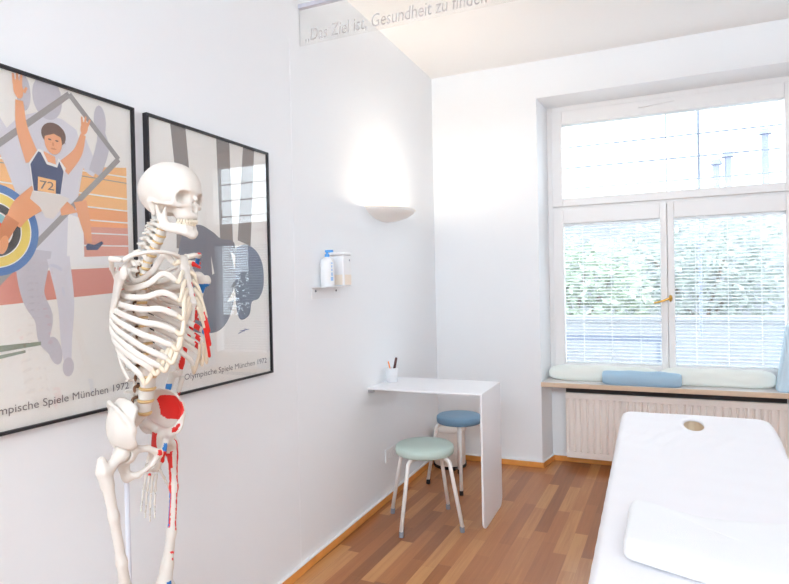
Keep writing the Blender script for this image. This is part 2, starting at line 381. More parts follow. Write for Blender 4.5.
def shrub(name, label, cx, cy, z0, rx, ry, rz, n, m, cat, group=None):
    rnd = random.Random(int(cx * 100 + cy)); bm = B()
    root = empty(name, (cx, cy, -0.5)); tag(root, label, cat, group)
    for i in range(n):
        while True:
            p = Vector((rnd.uniform(-1, 1), rnd.uniform(-1, 1), rnd.uniform(-1, 1)))
            if p.length < 1: break
        p = Vector((p.x * rx, p.y * ry, z0 + p.z * rz)); e = Euler((rnd.uniform(0, 6), rnd.uniform(0, 6), rnd.uniform(0, 6))).to_matrix(); s = rnd.uniform(0.07, 0.13)
        v = [bm.verts.new(p + e @ Vector(q) * s) for q in ((0, -0.9, 0), (0.42, 0, 0.1), (0, 1, 0), (-0.42, 0, 0.1))]
        bm.faces.new(v)
    obj('foliage', bm, m, root)
    bm = B()
    for k in range(4):
        a = k * 1.7; add_tube(bm, crom([(0.05 * math.cos(a), 0.05 * math.sin(a), -0.0), (0.1 * math.cos(a), 0.1 * math.sin(a), z0 * 0.5), (rx * 0.55 * math.cos(a), ry * 0.5 * math.sin(a), z0 + rz * 0.4)], 4), [0.04] * 4 + [0.03] * 4 + [0.015], 6)
    obj('trunk', bm, mat('grey_bark', (120, 108, 98), 0.9), root)
shrub('garden_shrub', 'green leafy shrub behind the left blind, above the garden wall', 0.35, 10.4, 1.75, 1.35, 0.6, 0.95, 1700, M_leaf, 'shrub')
shrub('garden_tree', 'grey green tree behind the middle of the blinds', 2.5, 12.2, 2.1, 1.9, 1.0, 1.15, 2400, M_leafd, 'tree')
shrub('garden_bush', 'grey green bush behind the right blind', 6.0, 11.2, 1.6, 1.5, 0.8, 0.95, 1300, M_leafd, 'bush')
bd = empty('neighbouring_building', (2.5, 17, -0.5)); tag(bd, 'pale building with slim chimneys across the garden', 'building')
obj('wall', box((-9, 0, 0), (9, 6, 3.9)), M_plaster, bd)
obj('roof', add_prism(B(), [(-0.4, 3.9), (6.4, 3.9), (3.0, 4.1)], 18.6, 'x', -9.3), M_plaster, bd)
for x, z in ((0.72, 4.95), (0.98, 5.12), (1.8, 5.6)):
    bm = B(); add_tube(bm, [(x, 0.1, 3.85), (x, 0.1, z - 0.12)], 0.085, 12); add_lathe(bm, [(0, 0), (0.15, 0), (0.1, 0.14), (0, 0.16)], (x, 0.1, z - 0.14), 12)
    obj('chimney', bm, mat('grey_flue', (112, 118, 138), 0.6), bd, smooth=False)

# ------------------------------------------------------------------ radiator
M_rad = mat('radiator_enamel', (246, 237, 229), 0.4)
rad = empty('radiator', (1.70, 4.56, 0.07)); tag(rad, 'cream ribbed panel radiator under the window sill', 'radiator')
bm = B(); w = 0.708; n = 30; prof = []
for i in range(n):
    x0 = -w + 0.012 + (2 * w - 0.024) * i / n; p = (2 * w - 0.024) / n
    prof += [(x0, 0.008), (x0 + p * 0.14, 0.008), (x0 + p * 0.28, -0.010), (x0 + p * 0.86, -0.010), (x0 + p, 0.008)]
prof = [(-w, 0.008)] + prof + [(w, 0.008), (w, 0.016), (-w, 0.016)]
pr2 = []
for q in prof:
    if not pr2 or (q[0] - pr2[-1][0]) ** 2 + (q[1] - pr2[-1][1]) ** 2 > 1e-10: pr2.append(q)
add_prism(bm, pr2, 0.40, 'z', 0.045)
add_box(bm, (-w, -0.008, 0), (w, 0.016, 0.045)); add_box(bm, (-w, -0.008, 0.445), (w, 0.016, 0.49))
obj('front_panel', fix(bm), M_rad, rad, bevel=0.0015, segs=1)
obj('back_panel', box((-w, 0.075, 0.0), (w, 0.09, 0.49)), M_rad, rad)
for x in (-w - 0.003, w): obj('side_cover', box((x, -0.004, 0.03), (x + 0.003, 0.094, 0.495)), M_rad, rad)
bm = B()
for i in range(70):
    x = -w + 0.01 + (2 * w - 0.02) * i / 70; add_box(bm, (x, 0.017, 0.30), (x + 0.004, 0.074, 0.484))
obj('convector_fin', bm, mat('dark_fin', (70, 66, 66), 0.5), rad)
obj('top_gap_shade', box((-w, 0.004, 0.492), (w, 0.086, 0.528)), mat('gap_shade_dark', (44, 42, 44), 0.6), rad)  # dark strip added to paint the shade in the gap below the sill
for x in (-0.45, 0.45): obj('bracket', box((x - 0.02, 0.09, 0.08), (x + 0.02, 0.128, 0.42)), M_rad, rad)

# ------------------------------------------------------------------ glass sign strip under the ceiling
gs = empty('glass_sign', (0.0, 2.508, 2.60)); tag(gs, 'clear glass strip with grey lettering, hung across the room near the ceiling', 'sign')
obj('rail', box((0.0, -0.012, 0.182), (XR, 0.012, 0.204)), mat('grey_rail', (196, 196, 208), 0.45), gs, bevel=0.002)
obj('glass_strip', box((0.0, -0.004, 0.0), (XR, 0.004, 0.186)), glass('sign_glass', (0.985, 0.985, 0.98), 0.4, 0.05), gs)
bm = text_bm('„Das Ziel ist, Gesundheit zu finden“', 0.088, lambda u, v, w: (0.03 + u, -0.0048 - w, 0.016 + v), shear=0.12)
xs = max(v.co.x for v in bm.verts)
for v in bm.verts: v.co.x = 0.03 + (v.co.x - 0.03) * 0.955 / (xs - 0.03)
obj('lettering', bm, mat('etched_lettering', (184, 179, 178), 0.7), gs)

# ------------------------------------------------------------------ wall lamp
M_plasterlamp = mat('lamp_plaster', (245, 239, 232), 0.7)
lamp = empty('wall_lamp', (0.0, 3.465, 1.885)); tag(lamp, 'white half bowl uplight glowing on the left wall near the corner', 'wall lamp')
R1, R2 = 0.265, 0.205
bm = B(); rows = []; n = 28; prof = [(1.0, 0.0), (0.93, -0.018), (0.76, -0.042), (0.5, -0.062), (0.2, -0.072), (0.0, -0.074)]
inner = [(0.0, -0.066), (0.2, -0.064), (0.48, -0.054), (0.72, -0.036), (0.88, -0.014), (0.96, 0.0)]
for k, z in prof + inner:
    rows.append([bm.verts.new((R2 * k * math.sin(PI * i / n) + 0.0, -R1 * k * math.cos(PI * i / n), z)) for i in range(n + 1)])
for a, b in zip(rows, rows[1:] + rows[:1]):
    for i in range(n): 
        try: bm.faces.new((a[i], a[i + 1], b[i + 1], b[i]))
        except ValueError: pass
bmesh.ops.remove_doubles(bm, verts=bm.verts, dist=0.0004)
obj('bowl', fix(bm), M_plasterlamp, lamp, smooth=True)
bm = add_tube(B(), [(0.10, -0.05, -0.035), (0.10, 0.05, -0.035)], 0.012, 12)
mb = bpy.data.materials.new('lamp_filament'); mb.use_nodes = True; pb = mb.node_tree.nodes['Principled BSDF']; pb.inputs['Emission Color'].default_value = (1, 0.78, 0.52, 1); pb.inputs['Emission Strength'].default_value = 60
obj('bulb', bm, mb, lamp, smooth=True)
l = bpy.data.lights.new('wall_lamp_light', 'POINT'); l.energy = 12; l.color = (1.0, 0.84, 0.65); l.shadow_soft_size = 0.04
lo = bpy.data.objects.new('wall_lamp_light', l); COL.objects.link(lo); lo.location = (0.112, 3.465, 1.872)

# ------------------------------------------------------------------ dispenser shelf, bottle, soap pack, socket
sh = empty('dispenser_shelf', (0.0, 2.712, 1.335)); tag(sh, 'small white wall shelf screwed to the left wall', 'shelf')
obj('wall_plate', box((0, -0.15, 0.0), (0.004, 0.15, 0.062)), M_white, sh, bevel=0.001)
obj('ledge', box((0, -0.15, 0.060), (0.085, 0.15, 0.064)), M_white, sh, bevel=0.001)
for y in (-0.115, 0.10):
    bm = add_lathe(B(), [(0, 0), (0.0065, 0), (0.005, 0.003), (0, 0.0035)], (0, 0, 0), 12); bmesh.ops.rotate(bm, verts=bm.verts, cent=(0, 0, 0), matrix=Matrix.Rotation(PI / 2, 3, 'Y'))
    bmesh.ops.translate(bm, verts=bm.verts, vec=(0.004, y, 0.042)); obj('screw', bm, mat('screw_steel', (120, 120, 126), 0.4, metal=0.6), sh)
bt = empty('pump_bottle', (0.043, 2.655, 1.399)); tag(bt, 'white pump bottle with blue nozzle on the wall shelf', 'bottle')
bm = add_lathe(B(), [(0, 0), (0.033, 0), (0.036, 0.004), (0.036, 0.125), (0.031, 0.142), (0.014, 0.15), (0.012, 0.156), (0, 0.156)], (0, 0, 0), 28)
obj('body', bm, M_white, bt, smooth=True)
bm = add_lathe(B(), [(0, 0.154), (0.013, 0.154), (0.013, 0.168), (0.006, 0.170), (0.006, 0.182), (0, 0.182)], (0, 0, 0), 16)
add_box(bm, (-0.008, -0.008, 0.178), (0.034, 0.008, 0.190)); obj('pump', bm, mat('nozzle_blue', (86, 160, 228), 0.4), bt, bevel=0.001)
bm = B()
for k, (z, hh, ww) in enumerate(((0.118, 0.006, 0.012), (0.098, 0.012, 0.007), (0.08, 0.012, 0.007), (0.055, 0.018, 0.009), (0.03, 0.02, 0.016))):
    pts = [(0.0366 * math.cos(a), 0.0366 * math.sin(a)) for a in [-0.35 + ww / 0.036 * t for t in (-0.5, 0, 0.5)]]
    for (a, b), (c, d) in zip(pts, pts[1:]): bm.faces.new([bm.verts.new(p) for p in ((a, b, z), (c, d, z), (c, d, z + hh), (a, b, z + hh))])
obj('printed_label', bm, mat('label_blue', (150, 190, 232), 0.5), bt)
sp = empty('soap_dispenser', (0.05, 2.783, 1.399)); tag(sp, 'white box dispenser with beige label beside the pump bottle', 'dispenser')
obj('body', box((-0.045, -0.045, 0), (0.045, 0.045, 0.165)), M_white, sp, bevel=0.008, segs=3)
obj('cap', box((-0.046, -0.046, 0.165), (0.046, 0.046, 0.182)), M_white, sp, bevel=0.006)
obj('label_panel', add_box(add_box(B(), (0.0452, -0.036, 0.008), (0.0456, 0.036, 0.062)), (-0.03, -0.0456, 0.008), (0.036, -0.0452, 0.062)), mat('label_beige', (242, 228, 212), 0.6), sp)
bm = add_ball(B(), (0.046, 0.02, 0.14), (0.002, 0.006, 0.006), 0, 10); obj('button', bm, mat('grey_button', (170, 170, 180), 0.5), sp)
sk = empty('wall_socket', (0.0, 3.490, 0.292)); tag(sk, 'white double power socket on the left wall below the desk', 'socket')
obj('cover_plate', box((0, -0.077, -0.043), (0.011, 0.077, 0.043)), M_white, sk, bevel=0.004)
for y in (-0.0365, 0.0365):
    bm = add_lathe(B(), [(0.0, 0.006), (0.018, 0.006), (0.0195, 0.0125), (0.022, 0.0125), (0.022, 0.011), (0, 0.011)][:4], (0, 0, 0), 20); bmesh.ops.rotate(bm, verts=bm.verts, cent=(0, 0, 0), matrix=Matrix.Rotation(PI / 2, 3, 'Y')); bmesh.ops.translate(bm, verts=bm.verts, vec=(0, y, 0))
    obj('outlet', bm, mat('socket_grey', (222, 222, 222), 0.5), sk)

# ------------------------------------------------------------------ wall desk with pen cup
dk = empty('wall_desk', (0.0, 3.405, 0.0)); tag(dk, 'white folded sheet desk fixed to the wall with one floor panel', 'desk')
obj('tabletop', box((0.0, -0.222, 0.766), (0.712, 0.222, 0.778)), M_desk, dk, bevel=0.003)
rr = 0.06; y0, y1, z0, z1 = -0.222, 0.222, 0.003, 0.767; poly = []
for cx, cz, a0 in ((y0 + rr, z0 + rr, PI), (y1 - rr, z0 + rr, 1.5 * PI)): poly += [(cx + rr * math.cos(a0 + PI / 2 * k / 8), cz + rr * math.sin(a0 + PI / 2 * k / 8)) for k in range(9)]
poly += [(y1, z1), (y0, z1)]
obj('side_panel', add_prism(B(), poly, 0.012, 'x', 0.70), M_desk, dk, bevel=0.002)
for y in (-0.105, 0.105): obj('foot', box((0.702, y - 0.015, 0.0), (0.710, y + 0.015, 0.004)), M_dark, dk)
for y in (-0.206, 0.206): obj('bracket', box((0.0, y - 0.009, 0.748), (0.035, y + 0.009, 0.766)), M_steel, dk)
cp = obj('pen_cup', fix(add_lathe(B(), [(0, 0), (0.031, 0), (0.034, 0.003), (0.0355, 0.092), (0.0335, 0.092), (0.032, 0.006), (0, 0.006)], (0, 0, 0), 28)), mat('translucent_cup', (232, 233, 236), 0.35), None, smooth=True)
cp.location = (0.060, 3.42, 0.778); tag(cp, 'white pen cup on the desk close to the wall', 'cup')
def pen(name, label, p0, p1, r, m):
    a, b = Vector(p0), Vector(p1); bm = B(); d = b - a
    add_tube(bm, [Vector((0, 0, 0)), d * 0.06, d * 0.08, d * 0.94, d], [r * 0.2, r * 0.8, r, r, r * 0.75], 12)
    o = obj(name, bm, m, None, smooth=True); o.location = a; tag(o, label, 'pen'); return o
pen('ballpoint_pen', 'thin orange pen leaning in the white cup', (0.064, 3.425, 0.7855), (0.050, 3.387, 0.915), 0.0045, mat('orange_plastic', (240, 150, 90), 0.4))
pen('marker_pen', 'thick dark maroon marker in the white cup', (0.062, 3.417, 0.788), (0.085, 3.437, 0.935), 0.0085, mat('maroon_plastic', (82, 34, 38), 0.35))

# ------------------------------------------------------------------ stools and bin
def stool(loc, rz, hgt, R, seat_m, leg_m, cap_m, label, spread):
    t = empty('stool', (loc[0], loc[1], 0), rz); tag(t, label, 'stool', 'round padded stools by the desk')
    th = 0.055
    bm = add_lathe(B(), [(0, hgt - th), (R * 0.92, hgt - th), (R * 0.985, hgt - th + 0.006), (R, hgt - th * 0.5), (R * 0.985, hgt - 0.01), (R * 0.93, hgt - 0.002), (R * 0.6, hgt + 0.001), (0, hgt + 0.002)], (0, 0, 0), 48)
    obj('seat', bm, seat_m, t, smooth=True)
    bm = add_lathe(B(), [(0, hgt - th - 0.012), (R * 0.55, hgt - th - 0.012), (R * 0.55, hgt - th), (0, hgt - th)], (0, 0, 0), 32); obj('seat_plate', bm, M_dark, t)
    for k in range(4):
        a = PI / 4 + k * PI / 2; c, s = math.cos(a), math.sin(a); zt = hgt - th - 0.012; r0, r1 = R * 0.35, spread
        pts = [(r0, zt)] + [(R * 0.80 + 0.035 * math.sin(q) , zt - 0.035 * (1 - math.cos(q))) for q in (0, 0.4, 0.8, 1.2, 1.5)] + [(r1, 0.03)]
        obj('leg', add_tube(B(), [(p * c, p * s, z) for p, z in pts], 0.0115, 12), leg_m, t, smooth=True)
        lg = [o for o in t.children if o.name.startswith('leg')][-1]
        fb = add_tube(B(), [((r1 - 0.0035) * c, (r1 - 0.0035) * s, 0.032), (r1 * c, r1 * s, 0.0)], 0.0135, 12)
        obj('foot_cap', fb, cap_m, lg)
    return t
M_leg = mat('stool_white_enamel', (245, 242, 239), 0.35)
stool((0.357, 3.20), math.radians(31.5), 0.466, 0.172, mat('mint_vinyl', (194, 214, 206), 0.5, bump=0.08, bscale=120), M_leg, mat('grey_rubber', (140, 142, 150), 0.6), 'mint green padded stool with white legs in front of the blue one', 0.247)
stool((0.350, 3.905), math.radians(-26), 0.487, 0.157, mat('slate_blue_vinyl', (116, 150, 176), 0.5, bump=0.08, bscale=120), M_leg, M_dark, 'slate blue padded stool with black feet under the desk', 0.225)
bn = empty('waste_bin', (0.152, 4.285, 0.0)); tag(bn, 'cream round waste bin with black base behind the blue stool', 'bin')
M_bin = mat('bin_enamel', (230, 218, 208), 0.4)
obj('base', add_lathe(B(), [(0, 0), (0.122, 0), (0.126, 0.006), (0.126, 0.022), (0, 0.022)], (0, 0, 0), 40), M_dark, bn)
obj('body', add_lathe(B(), [(0, 0.022), (0.119, 0.022), (0.119, 0.27), (0, 0.27)], (0, 0, 0), 40), M_bin, bn, smooth=False)
obj('lid', add_lathe(B(), [(0, 0.272), (0.122, 0.272), (0.122, 0.285), (0.11, 0.30), (0.06, 0.308), (0, 0.31)], (0, 0, 0), 40), M_bin, bn, smooth=True)
obj('pedal', box((0.09, -0.155, 0.012), (0.045, -0.105, 0.020)), M_dark, bn)

# ------------------------------------------------------------------ cushions on the sill
def pillow(name, L, Wd, Ht, m, label, cat, loc, rz=0.0, e=3.2, seed=1, group=None, droop=0.0):
    rnd = random.Random(seed); bm = B(); g = bmesh.ops.create_cube(bm, size=2.0); bmesh.ops.subdivide_edges(bm, edges=bm.edges, cuts=11, use_grid_fill=True)
    ph = [rnd.uniform(0, 6) for _ in range(6)]
    for v in bm.verts:
        x, y, z = v.co; d = (abs(x) ** e + (abs(y) ** 2.5 + abs(z) ** 2.5) ** (e / 2.5)) ** (1.0 / e); v.co /= max(d, 1e-6)
        x, y, z = v.co; pinch = 1 - 0.16 * (abs(x) ** 6)
        x2, y2, z2 = x * L / 2, y * Wd / 2, z * Ht / 2 * pinch
        z2 += 0.0035 * math.sin(9 * x + ph[0]) * (1 if z > 0 else 0.2) + 0.0025 * math.sin(17 * x + 6 * y + ph[1]) * max(z, 0)
        v.co = (x2, y2 + 0.003 * math.sin(7 * x + ph[2]), max(z2, -Ht * 0.44))
    zm = min(v.co.z for v in bm.verts)
    for v in bm.verts: v.co.z -= zm
    o = obj(name, bm, m, None, smooth=True, subsurf=1); o.location = loc; o.rotation_euler = (0, 0, rz); tag(o, label, cat, group); return o
M_cush = mat('pale_green_cover', (237, 240, 233), 0.85, bump=0.15, bscale=160, sheen=0.2)
pillow('cushion', 0.765, 0.132, 0.122, M_cush, 'pale green long cushion at the left end of the window sill', 'cushion', (1.252, 4.570, 0.655), 0.0, 5.0, 3, 'pale green sill cushions')
pillow('cushion', 0.700, 0.132, 0.128, M_cush, 'pale green long cushion on the sill, touching the blue foam block', 'cushion', (1.995, 4.570, 0.655), 0.0, 7.0, 8, 'pale green sill cushions')
pillow('bolster', 0.515, 0.086, 0.108, mat('sky_blue_vinyl', (166, 198, 220), 0.5, bump=0.1, bscale=40), 'small blue bolster lying in front of the pale green cushions', 'bolster', (1.520, 4.450, 0.655), 0.0, 12.0, 5)
bm = B(); add_prism(bm, [(0.0, -0.105), (0.43, -0.035), (0.43, 0.105), (0.0, 0.105)][::-1], 0.105, 'y', -0.0525)
for v in bm.verts: v.co.y += v.co.z * 0.10
fb = obj('foam_block', fix(bm), mat('pale_blue_vinyl', (200, 222, 236), 0.55, bump=0.05, bscale=90), None, bevel=0.016, segs=4); fb.location = (2.437, 4.475, 0.655)
tag(fb, 'upright pale blue foam block at the right end of the sill', 'foam block')

# ------------------------------------------------------------------ treatment table, fitted sheet, towel
M_sheet = mat('white_cotton_sheet', (242, 240, 243), 0.85, bump=0.10, bscale=220, sheen=0.15)
M_towel = mat('white_terry_towel', (243, 243, 244), 0.95, bump=0.5, bscale=420, sheen=0.3)
TX, TY0, TY1, TZ, HW = 1.765, 1.28, 3.57, 0.655, 0.338
HX, HY, HR, HE = 1.777, 3.31, 0.046, 2.6
tb = empty('treatment_table', (TX, 2.53, 0)); tag(tb, 'padded treatment table with face hole, covered by the white sheet', 'treatment table')
def tbl(bm):
    for v in bm.verts: v.co -= Vector((TX, 2.53, 0))
    return bm
def halfw(y, hw, r, y0=TY0, y1=TY1):
    d = min(y - y0, y1 - y)
    return hw if d >= r else hw - r + math.sqrt(max(r * r - (r - d) ** 2, 0))
ys = [TY0 + 0.08 * (1 - math.cos(PI / 2 * k / 7)) for k in range(7)] + [TY0 + 0.08 + (TY1 - TY0 - 0.16) * k / 40 for k in range(41)] + [TY1 - 0.08 * (1 - math.cos(PI / 2 * k / 7)) for k in range(6, -1, -1)]
def edge_loop(hw, r, inset, far):
    out = [(TX - halfw(y, hw, r) + inset, y) for y in ys]; out += [(TX + halfw(y, hw, r) - inset, y) for y in reversed(ys)]
    pts = []
    for p in out:
        if not pts or (p[0] - pts[-1][0]) ** 2 + (p[1] - pts[-1][1]) ** 2 > 1e-8: pts.append(p)
    return pts[::-1]
# cushion: outer slab with the face hole cut right through
bm = B(); g = edge_loop(HW - 0.012, 0.075, 0, 0)
hole = [(HX + (HR + 0.012) * math.cos(2 * PI * k / 32), HY + HE * (HR + 0.012) * math.sin(2 * PI * k / 32)) for k in range(32)]
for z, flip in ((TZ - 0.008, False), (TZ - 0.075, True)):
    vo = [bm.verts.new((x, y, z)) for x, y in g]; vh = [bm.verts.new((x, y, z)) for x, y in hole]
    ed = [bm.edges.new((a[i], a[(i + 1) % len(a)])) for a in (vo, vh) for i in range(len(a))]
    bmesh.ops.triangle_fill(bm, use_beauty=True, use_dissolve=False, edges=ed)
    if not flip: to, th_ = vo, vh
    else:
        for a, b in ((to, vo), (th_, vh)):
            for i in range(len(a)): bm.faces.new((a[i], a[(i + 1) % len(a)], b[(i + 1) % len(a)], b[i]))
obj('cushion', fix(tbl(bm)), mat('beige_table_vinyl', (236, 220, 194), 0.55), tb)
bm = B(); add_box(bm, (1.46, 1.60, 0.53), (1.50, 3.46, 0.58)); add_box(bm, (2.03, 1.60, 0.53), (2.07, 3.46, 0.58)); add_box(bm, (1.50, 1.60, 0.53), (2.03, 1.64, 0.58)); add_box(bm, (1.50, 3.42, 0.53), (2.03, 3.46, 0.58)); add_box(bm, (1.50, 2.50, 0.53), (2.03, 2.55, 0.578))
obj('frame', tbl(bm), M_leg, tb)
for x in (1.50, 2.03):
    for y in (1.75, 3.22):
        o = obj('leg', tbl(box((x - 0.022, y - 0.022, 0.02), (x + 0.022, y + 0.022, 0.53))), M_leg, tb); obj('foot_pad', tbl(add_lathe(B(), [(0, 0), (0.032, 0), (0.028, 0.02), (0, 0.02)], (x, y, 0), 20)), M_dark, o)
# fitted sheet with a rolled edge, tuck folds and an opening over the face hole
bm = B(); nx = 64; rows = []
yy = []
for a, b in zip(ys, ys[1:]):
    k = 3 if b - a > 0.03 else 1
    yy += [a + (b - a) * j / k for j in range(k)]
yy.append(ys[-1])
def wrinkle(x, y):
    w = 0.0038 * math.sin(26 * x + 5 * y) * math.exp(-((y - 2.75) / 0.35) ** 2) + 0.0036 * math.sin(60 * (x - TX) + 9 * math.sin(3 * y)) * math.exp(-((y - 2.95) / 0.22) ** 2)
    w += 0.0018 * math.sin(15 * x - 4 * y + 1) + 0.0012 * math.sin(37 * y + 8 * x)
    d = math.hypot(x - HX, y - HY); w += 0.003 * math.exp(-((d - 0.09) / 0.02) ** 2) * (0.6 + 0.4 * math.sin(5 * math.atan2(y - HY, x - HX)))
    return w
for y in yy:
    h = halfw(y, HW, 0.085); rows.append([bm.verts.new((TX + h * (2 * i / nx - 1), y, 0)) for i in range(nx + 1)])
for a, b in zip(rows, rows[1:]):
    for i in range(nx): bm.faces.new((a[i], a[i + 1], b[i + 1], b[i]))
for v in bm.verts:
    ex = (halfw(v.co.y, HW, 0.085) - abs(v.co.x - TX)); ed = max(min(ex, v.co.y - TY0, TY1 - v.co.y), 0); r = 0.028
    drop = 0 if ed > r else r - math.sqrt(max(r * r - (r - ed) ** 2, 0))
    v.co.z = TZ + 0.004 - drop + wrinkle(v.co.x, v.co.y) * min(1, ed / 0.05)
loop = rows[0][:] + [r_[-1] for r_ in rows[1:-1]] + rows[-1][::-1] + [r_[0] for r_ in rows[-2:0:-1]]
prev = loop
for off, dz in ((0.004, 0.012), (0.006, 0.04), (0.003, 0.08), (-0.012, 0.115)):
    cur = []
    for j, v in enumerate(loop):
        c = Vector((TX, min(max(v.co.y, TY0 + 0.2), TY1 - 0.2), v.co.z)); d = (v.co - c).normalized()
        cur.append(bm.verts.new(v.co + d * (off + 0.004 * math.sin(j * 0.9) * (dz / 0.1)) - Vector((0, 0, dz))))
    for j in range(len(loop)): bm.faces.new((prev[j], cur[j], cur[(j + 1) % len(loop)], prev[(j + 1) % len(loop)]))
    prev = cur
kill = [f for f in bm.faces if math.hypot(f.calc_center_median().x - HX, (f.calc_center_median().y - HY) / HE) < HR and f.calc_center_median().z > TZ - 0.03]
bmesh.ops.delete(bm, geom=kill, context='FACES')
be = {v for e in bm.edges if e.is_boundary for v in e.verts if math.hypot(v.co.x - HX, (v.co.y - HY) / HE) < HR + 0.05 and v.co.z > TZ - 0.02}
for v in be:
    a = math.atan2((v.co.y - HY) / HE, v.co.x - HX); v.co.x = HX + HR * math.cos(a); v.co.y = HY + HE * HR * math.sin(a); v.co.z = TZ + 0.001
rim = [e for e in bm.edges if e.is_boundary and e.verts[0] in be and e.verts[1] in be]
g = bmesh.ops.extrude_edge_only(bm, edges=rim)
for v in [q for q in g['geom'] if isinstance(q, bmesh.types.BMVert)]: v.co.z -= 0.006; v.co.x += (v.co.x - HX) * 0.02; v.co.y += (v.co.y - HY) * 0.02
c0 = Vector((TX, 2.53, TZ))
for v in bm.verts:
    if v.co.x > HX + 0.1: k = min(max((v.co.y - 2.75) / 0.7, 0), 1); v.co.x += (v.co.x - HX - 0.1) * 0.20 * k * k * (3 - 2 * k)
for v in bm.verts: v.co -= c0
st = obj('fitted_sheet', fix(bm), M_sheet, None, smooth=True); st.location = c0; tag(st, 'white fitted sheet stretched over the treatment table', 'sheet')
# folded towel: rounded thick slab with layered folds along the front
outl = crom([(1.507, 1.640, 0), (1.512, 1.80, 0), (1.523, 1.945, 0), (1.60, 1.915, 0), (1.70, 1.880, 0), (1.80, 1.888, 0), (1.93, 1.908, 0), (2.06, 1.905, 0), (2.062, 1.72, 0), (2.055, 1.50, 0), (1.95, 1.498, 0), (1.80, 1.530, 0), (1.66, 1.580, 0), (1.507, 1.640, 0)], 5)[:-1]
bm = B(); cen = Vector((1.785, 1.71, 0)); levels = [(-0.012, 0.0), (0.0, 0.005), (0.004, 0.014), (0.003, 0.028), (0.003, 0.040), (0.0, 0.049), (-0.006, 0.056), (-0.020, 0.060), (-0.05, 0.061), (-0.09, 0.060), (-0.15, 0.059), (-0.22, 0.058)]
rings = []
for off, z in levels:
    rg = []
    for j, p in enumerate(outl):
        d = (p - cen); L = d.length; k = max(L + off, L * 0.12) / L; q = cen + d * k
        rg.append(bm.verts.new((q.x, q.y, z + (0.0022 * math.sin(11 * q.x + 5 * q.y) + 0.0015 * math.sin(23 * q.y)) * (1 if z > 0.05 else 0))))
    rings.append(rg)
for a, b in zip(rings, rings[1:]):
    for j in range(len(a)): bm.faces.new((a[j], a[(j + 1) % len(a)], b[(j + 1) % len(a)], b[j]))
bm.faces.new(rings[0][::-1]); bm.faces.new(rings[-1])
for v in bm.verts: v.co -= cen
tw = obj('folded_towel', fix(bm), M_towel, None, smooth=True, subsurf=1); tw.location = (cen.x, cen.y, TZ + 0.007); tag(tw, 'thick folded white towel lying on the near end of the treatment table', 'towel')

# ------------------------------------------------------------------ framed posters
def picture(name, label, y0, y1, z0, z1, sheet_layers, caption, cap_at, cap_w, cap_h, extra=None):
    t = empty(name, (0.0, (y0 + y1) / 2, z0)); tag(t, label, 'framed poster', 'framed posters on the left wall'); O = Vector((0.0, (y0 + y1) / 2, z0))
    fwid = 0.0085
    bm = B(); add_box(bm, (0.001, y0, z0), (0.021, y0 + fwid, z1)); add_box(bm, (0.001, y1 - fwid, z0), (0.021, y1, z1)); add_box(bm, (0.001, y0 + fwid, z0), (0.021, y1 - fwid, z0 + fwid)); add_box(bm, (0.001, y0 + fwid, z1 - fwid), (0.021, y1 - fwid, z1))
    for v in bm.verts: v.co -= O
    obj('frame', bm, M_black, t)
    mats = [M_paper]; bm = B(); add_box(bm, (0.002, y0 + fwid, z0 + fwid), (0.010, y1 - fwid, z1 - fwid), 0)
    Y0, Y1, Z0, Z1 = y0 + fwid, y1 - fwid, z0 + fwid, z1 - fwid
    def clip(poly):
        for ax, lim, sg in ((0, Y0, 1), (0, Y1, -1), (1, Z0, 1), (1, Z1, -1)):
            out = []
            for i in range(len(poly)):
                a, b = poly[i], poly[(i + 1) % len(poly)]; da, db = (a[ax] - lim) * sg, (b[ax] - lim) * sg
                if da >= 0: out.append(a)
                if (da >= 0) != (db >= 0):
                    k = da / (da - db); out.append((a[0] + (b[0] - a[0]) * k, a[1] + (b[1] - a[1]) * k))
            poly = out
            if not poly: return []
        return poly
    for n, (m, poly) in enumerate(sheet_layers):
        if m not in mats: mats.append(m)
        poly = clip(list(poly)); q = []
        for p in poly:
            if not q or math.hypot(p[0] - q[-1][0], p[1] - q[-1][1]) > 1e-5: q.append(p)
        if len(q) > 2 and math.hypot(q[0][0] - q[-1][0], q[0][1] - q[-1][1]) < 1e-5: q.pop()
        if len(q) < 3: continue
        x = 0.0102 + 0.00004 * n
        vs = [bm.verts.new((x, a, b)) for a, b in q]; es = [bm.edges.new((vs[i], vs[(i + 1) % len(vs)])) for i in range(len(vs))]
        f = bmesh.ops.triangle_fill(bm, use_beauty=True, edges=es)
        for g_ in f['geom']:
            if isinstance(g_, bmesh.types.BMFace):
                g_.normal_update(); g_.material_index = mats.index(m)
                if g_.normal.x < 0: g_.normal_flip()
    for v in bm.verts: v.co -= O
    obj('poster_sheet', bm, mats, t)
    xc = 0.0102 + 0.00004 * (len(sheet_layers) + 3)
    bm = text_bm(caption, cap_h, lambda u, v, w: (xc, cap_at[0] + u, cap_at[1] + v), width=cap_w)
    if extra:
        for txt, h, at, wd in extra:
            b2 = text_bm(txt, h, lambda u, v, w: (xc, at[0] + u, at[1] + v), width=wd); b3 = b2
        for v in b3.verts: v.co -= O
    for v in bm.verts: v.co -= O
    obj('lettering', bm, M_ink, t)
    if extra:
        obj('bib_number', b3, M_ink, t)
    bm = box((0.0145, Y0, Z0), (0.0165, Y1, Z1))
    for v in bm.verts: v.co -= O
    obj('glazing', bm, M_picglass, t)
    return t
M_paper = mat('poster_paper', (246, 243, 237), 0.8); M_ink = mat('grey_print_ink', (120, 112, 112), 0.8)
def pm(n, c): return mat('print_' + n, c, 0.8)
def disc(c, r, n=48): return [(c[0] + r * math.cos(2 * PI * k / n), c[1] + r * math.sin(2 * PI * k / n)) for k in range(n)]
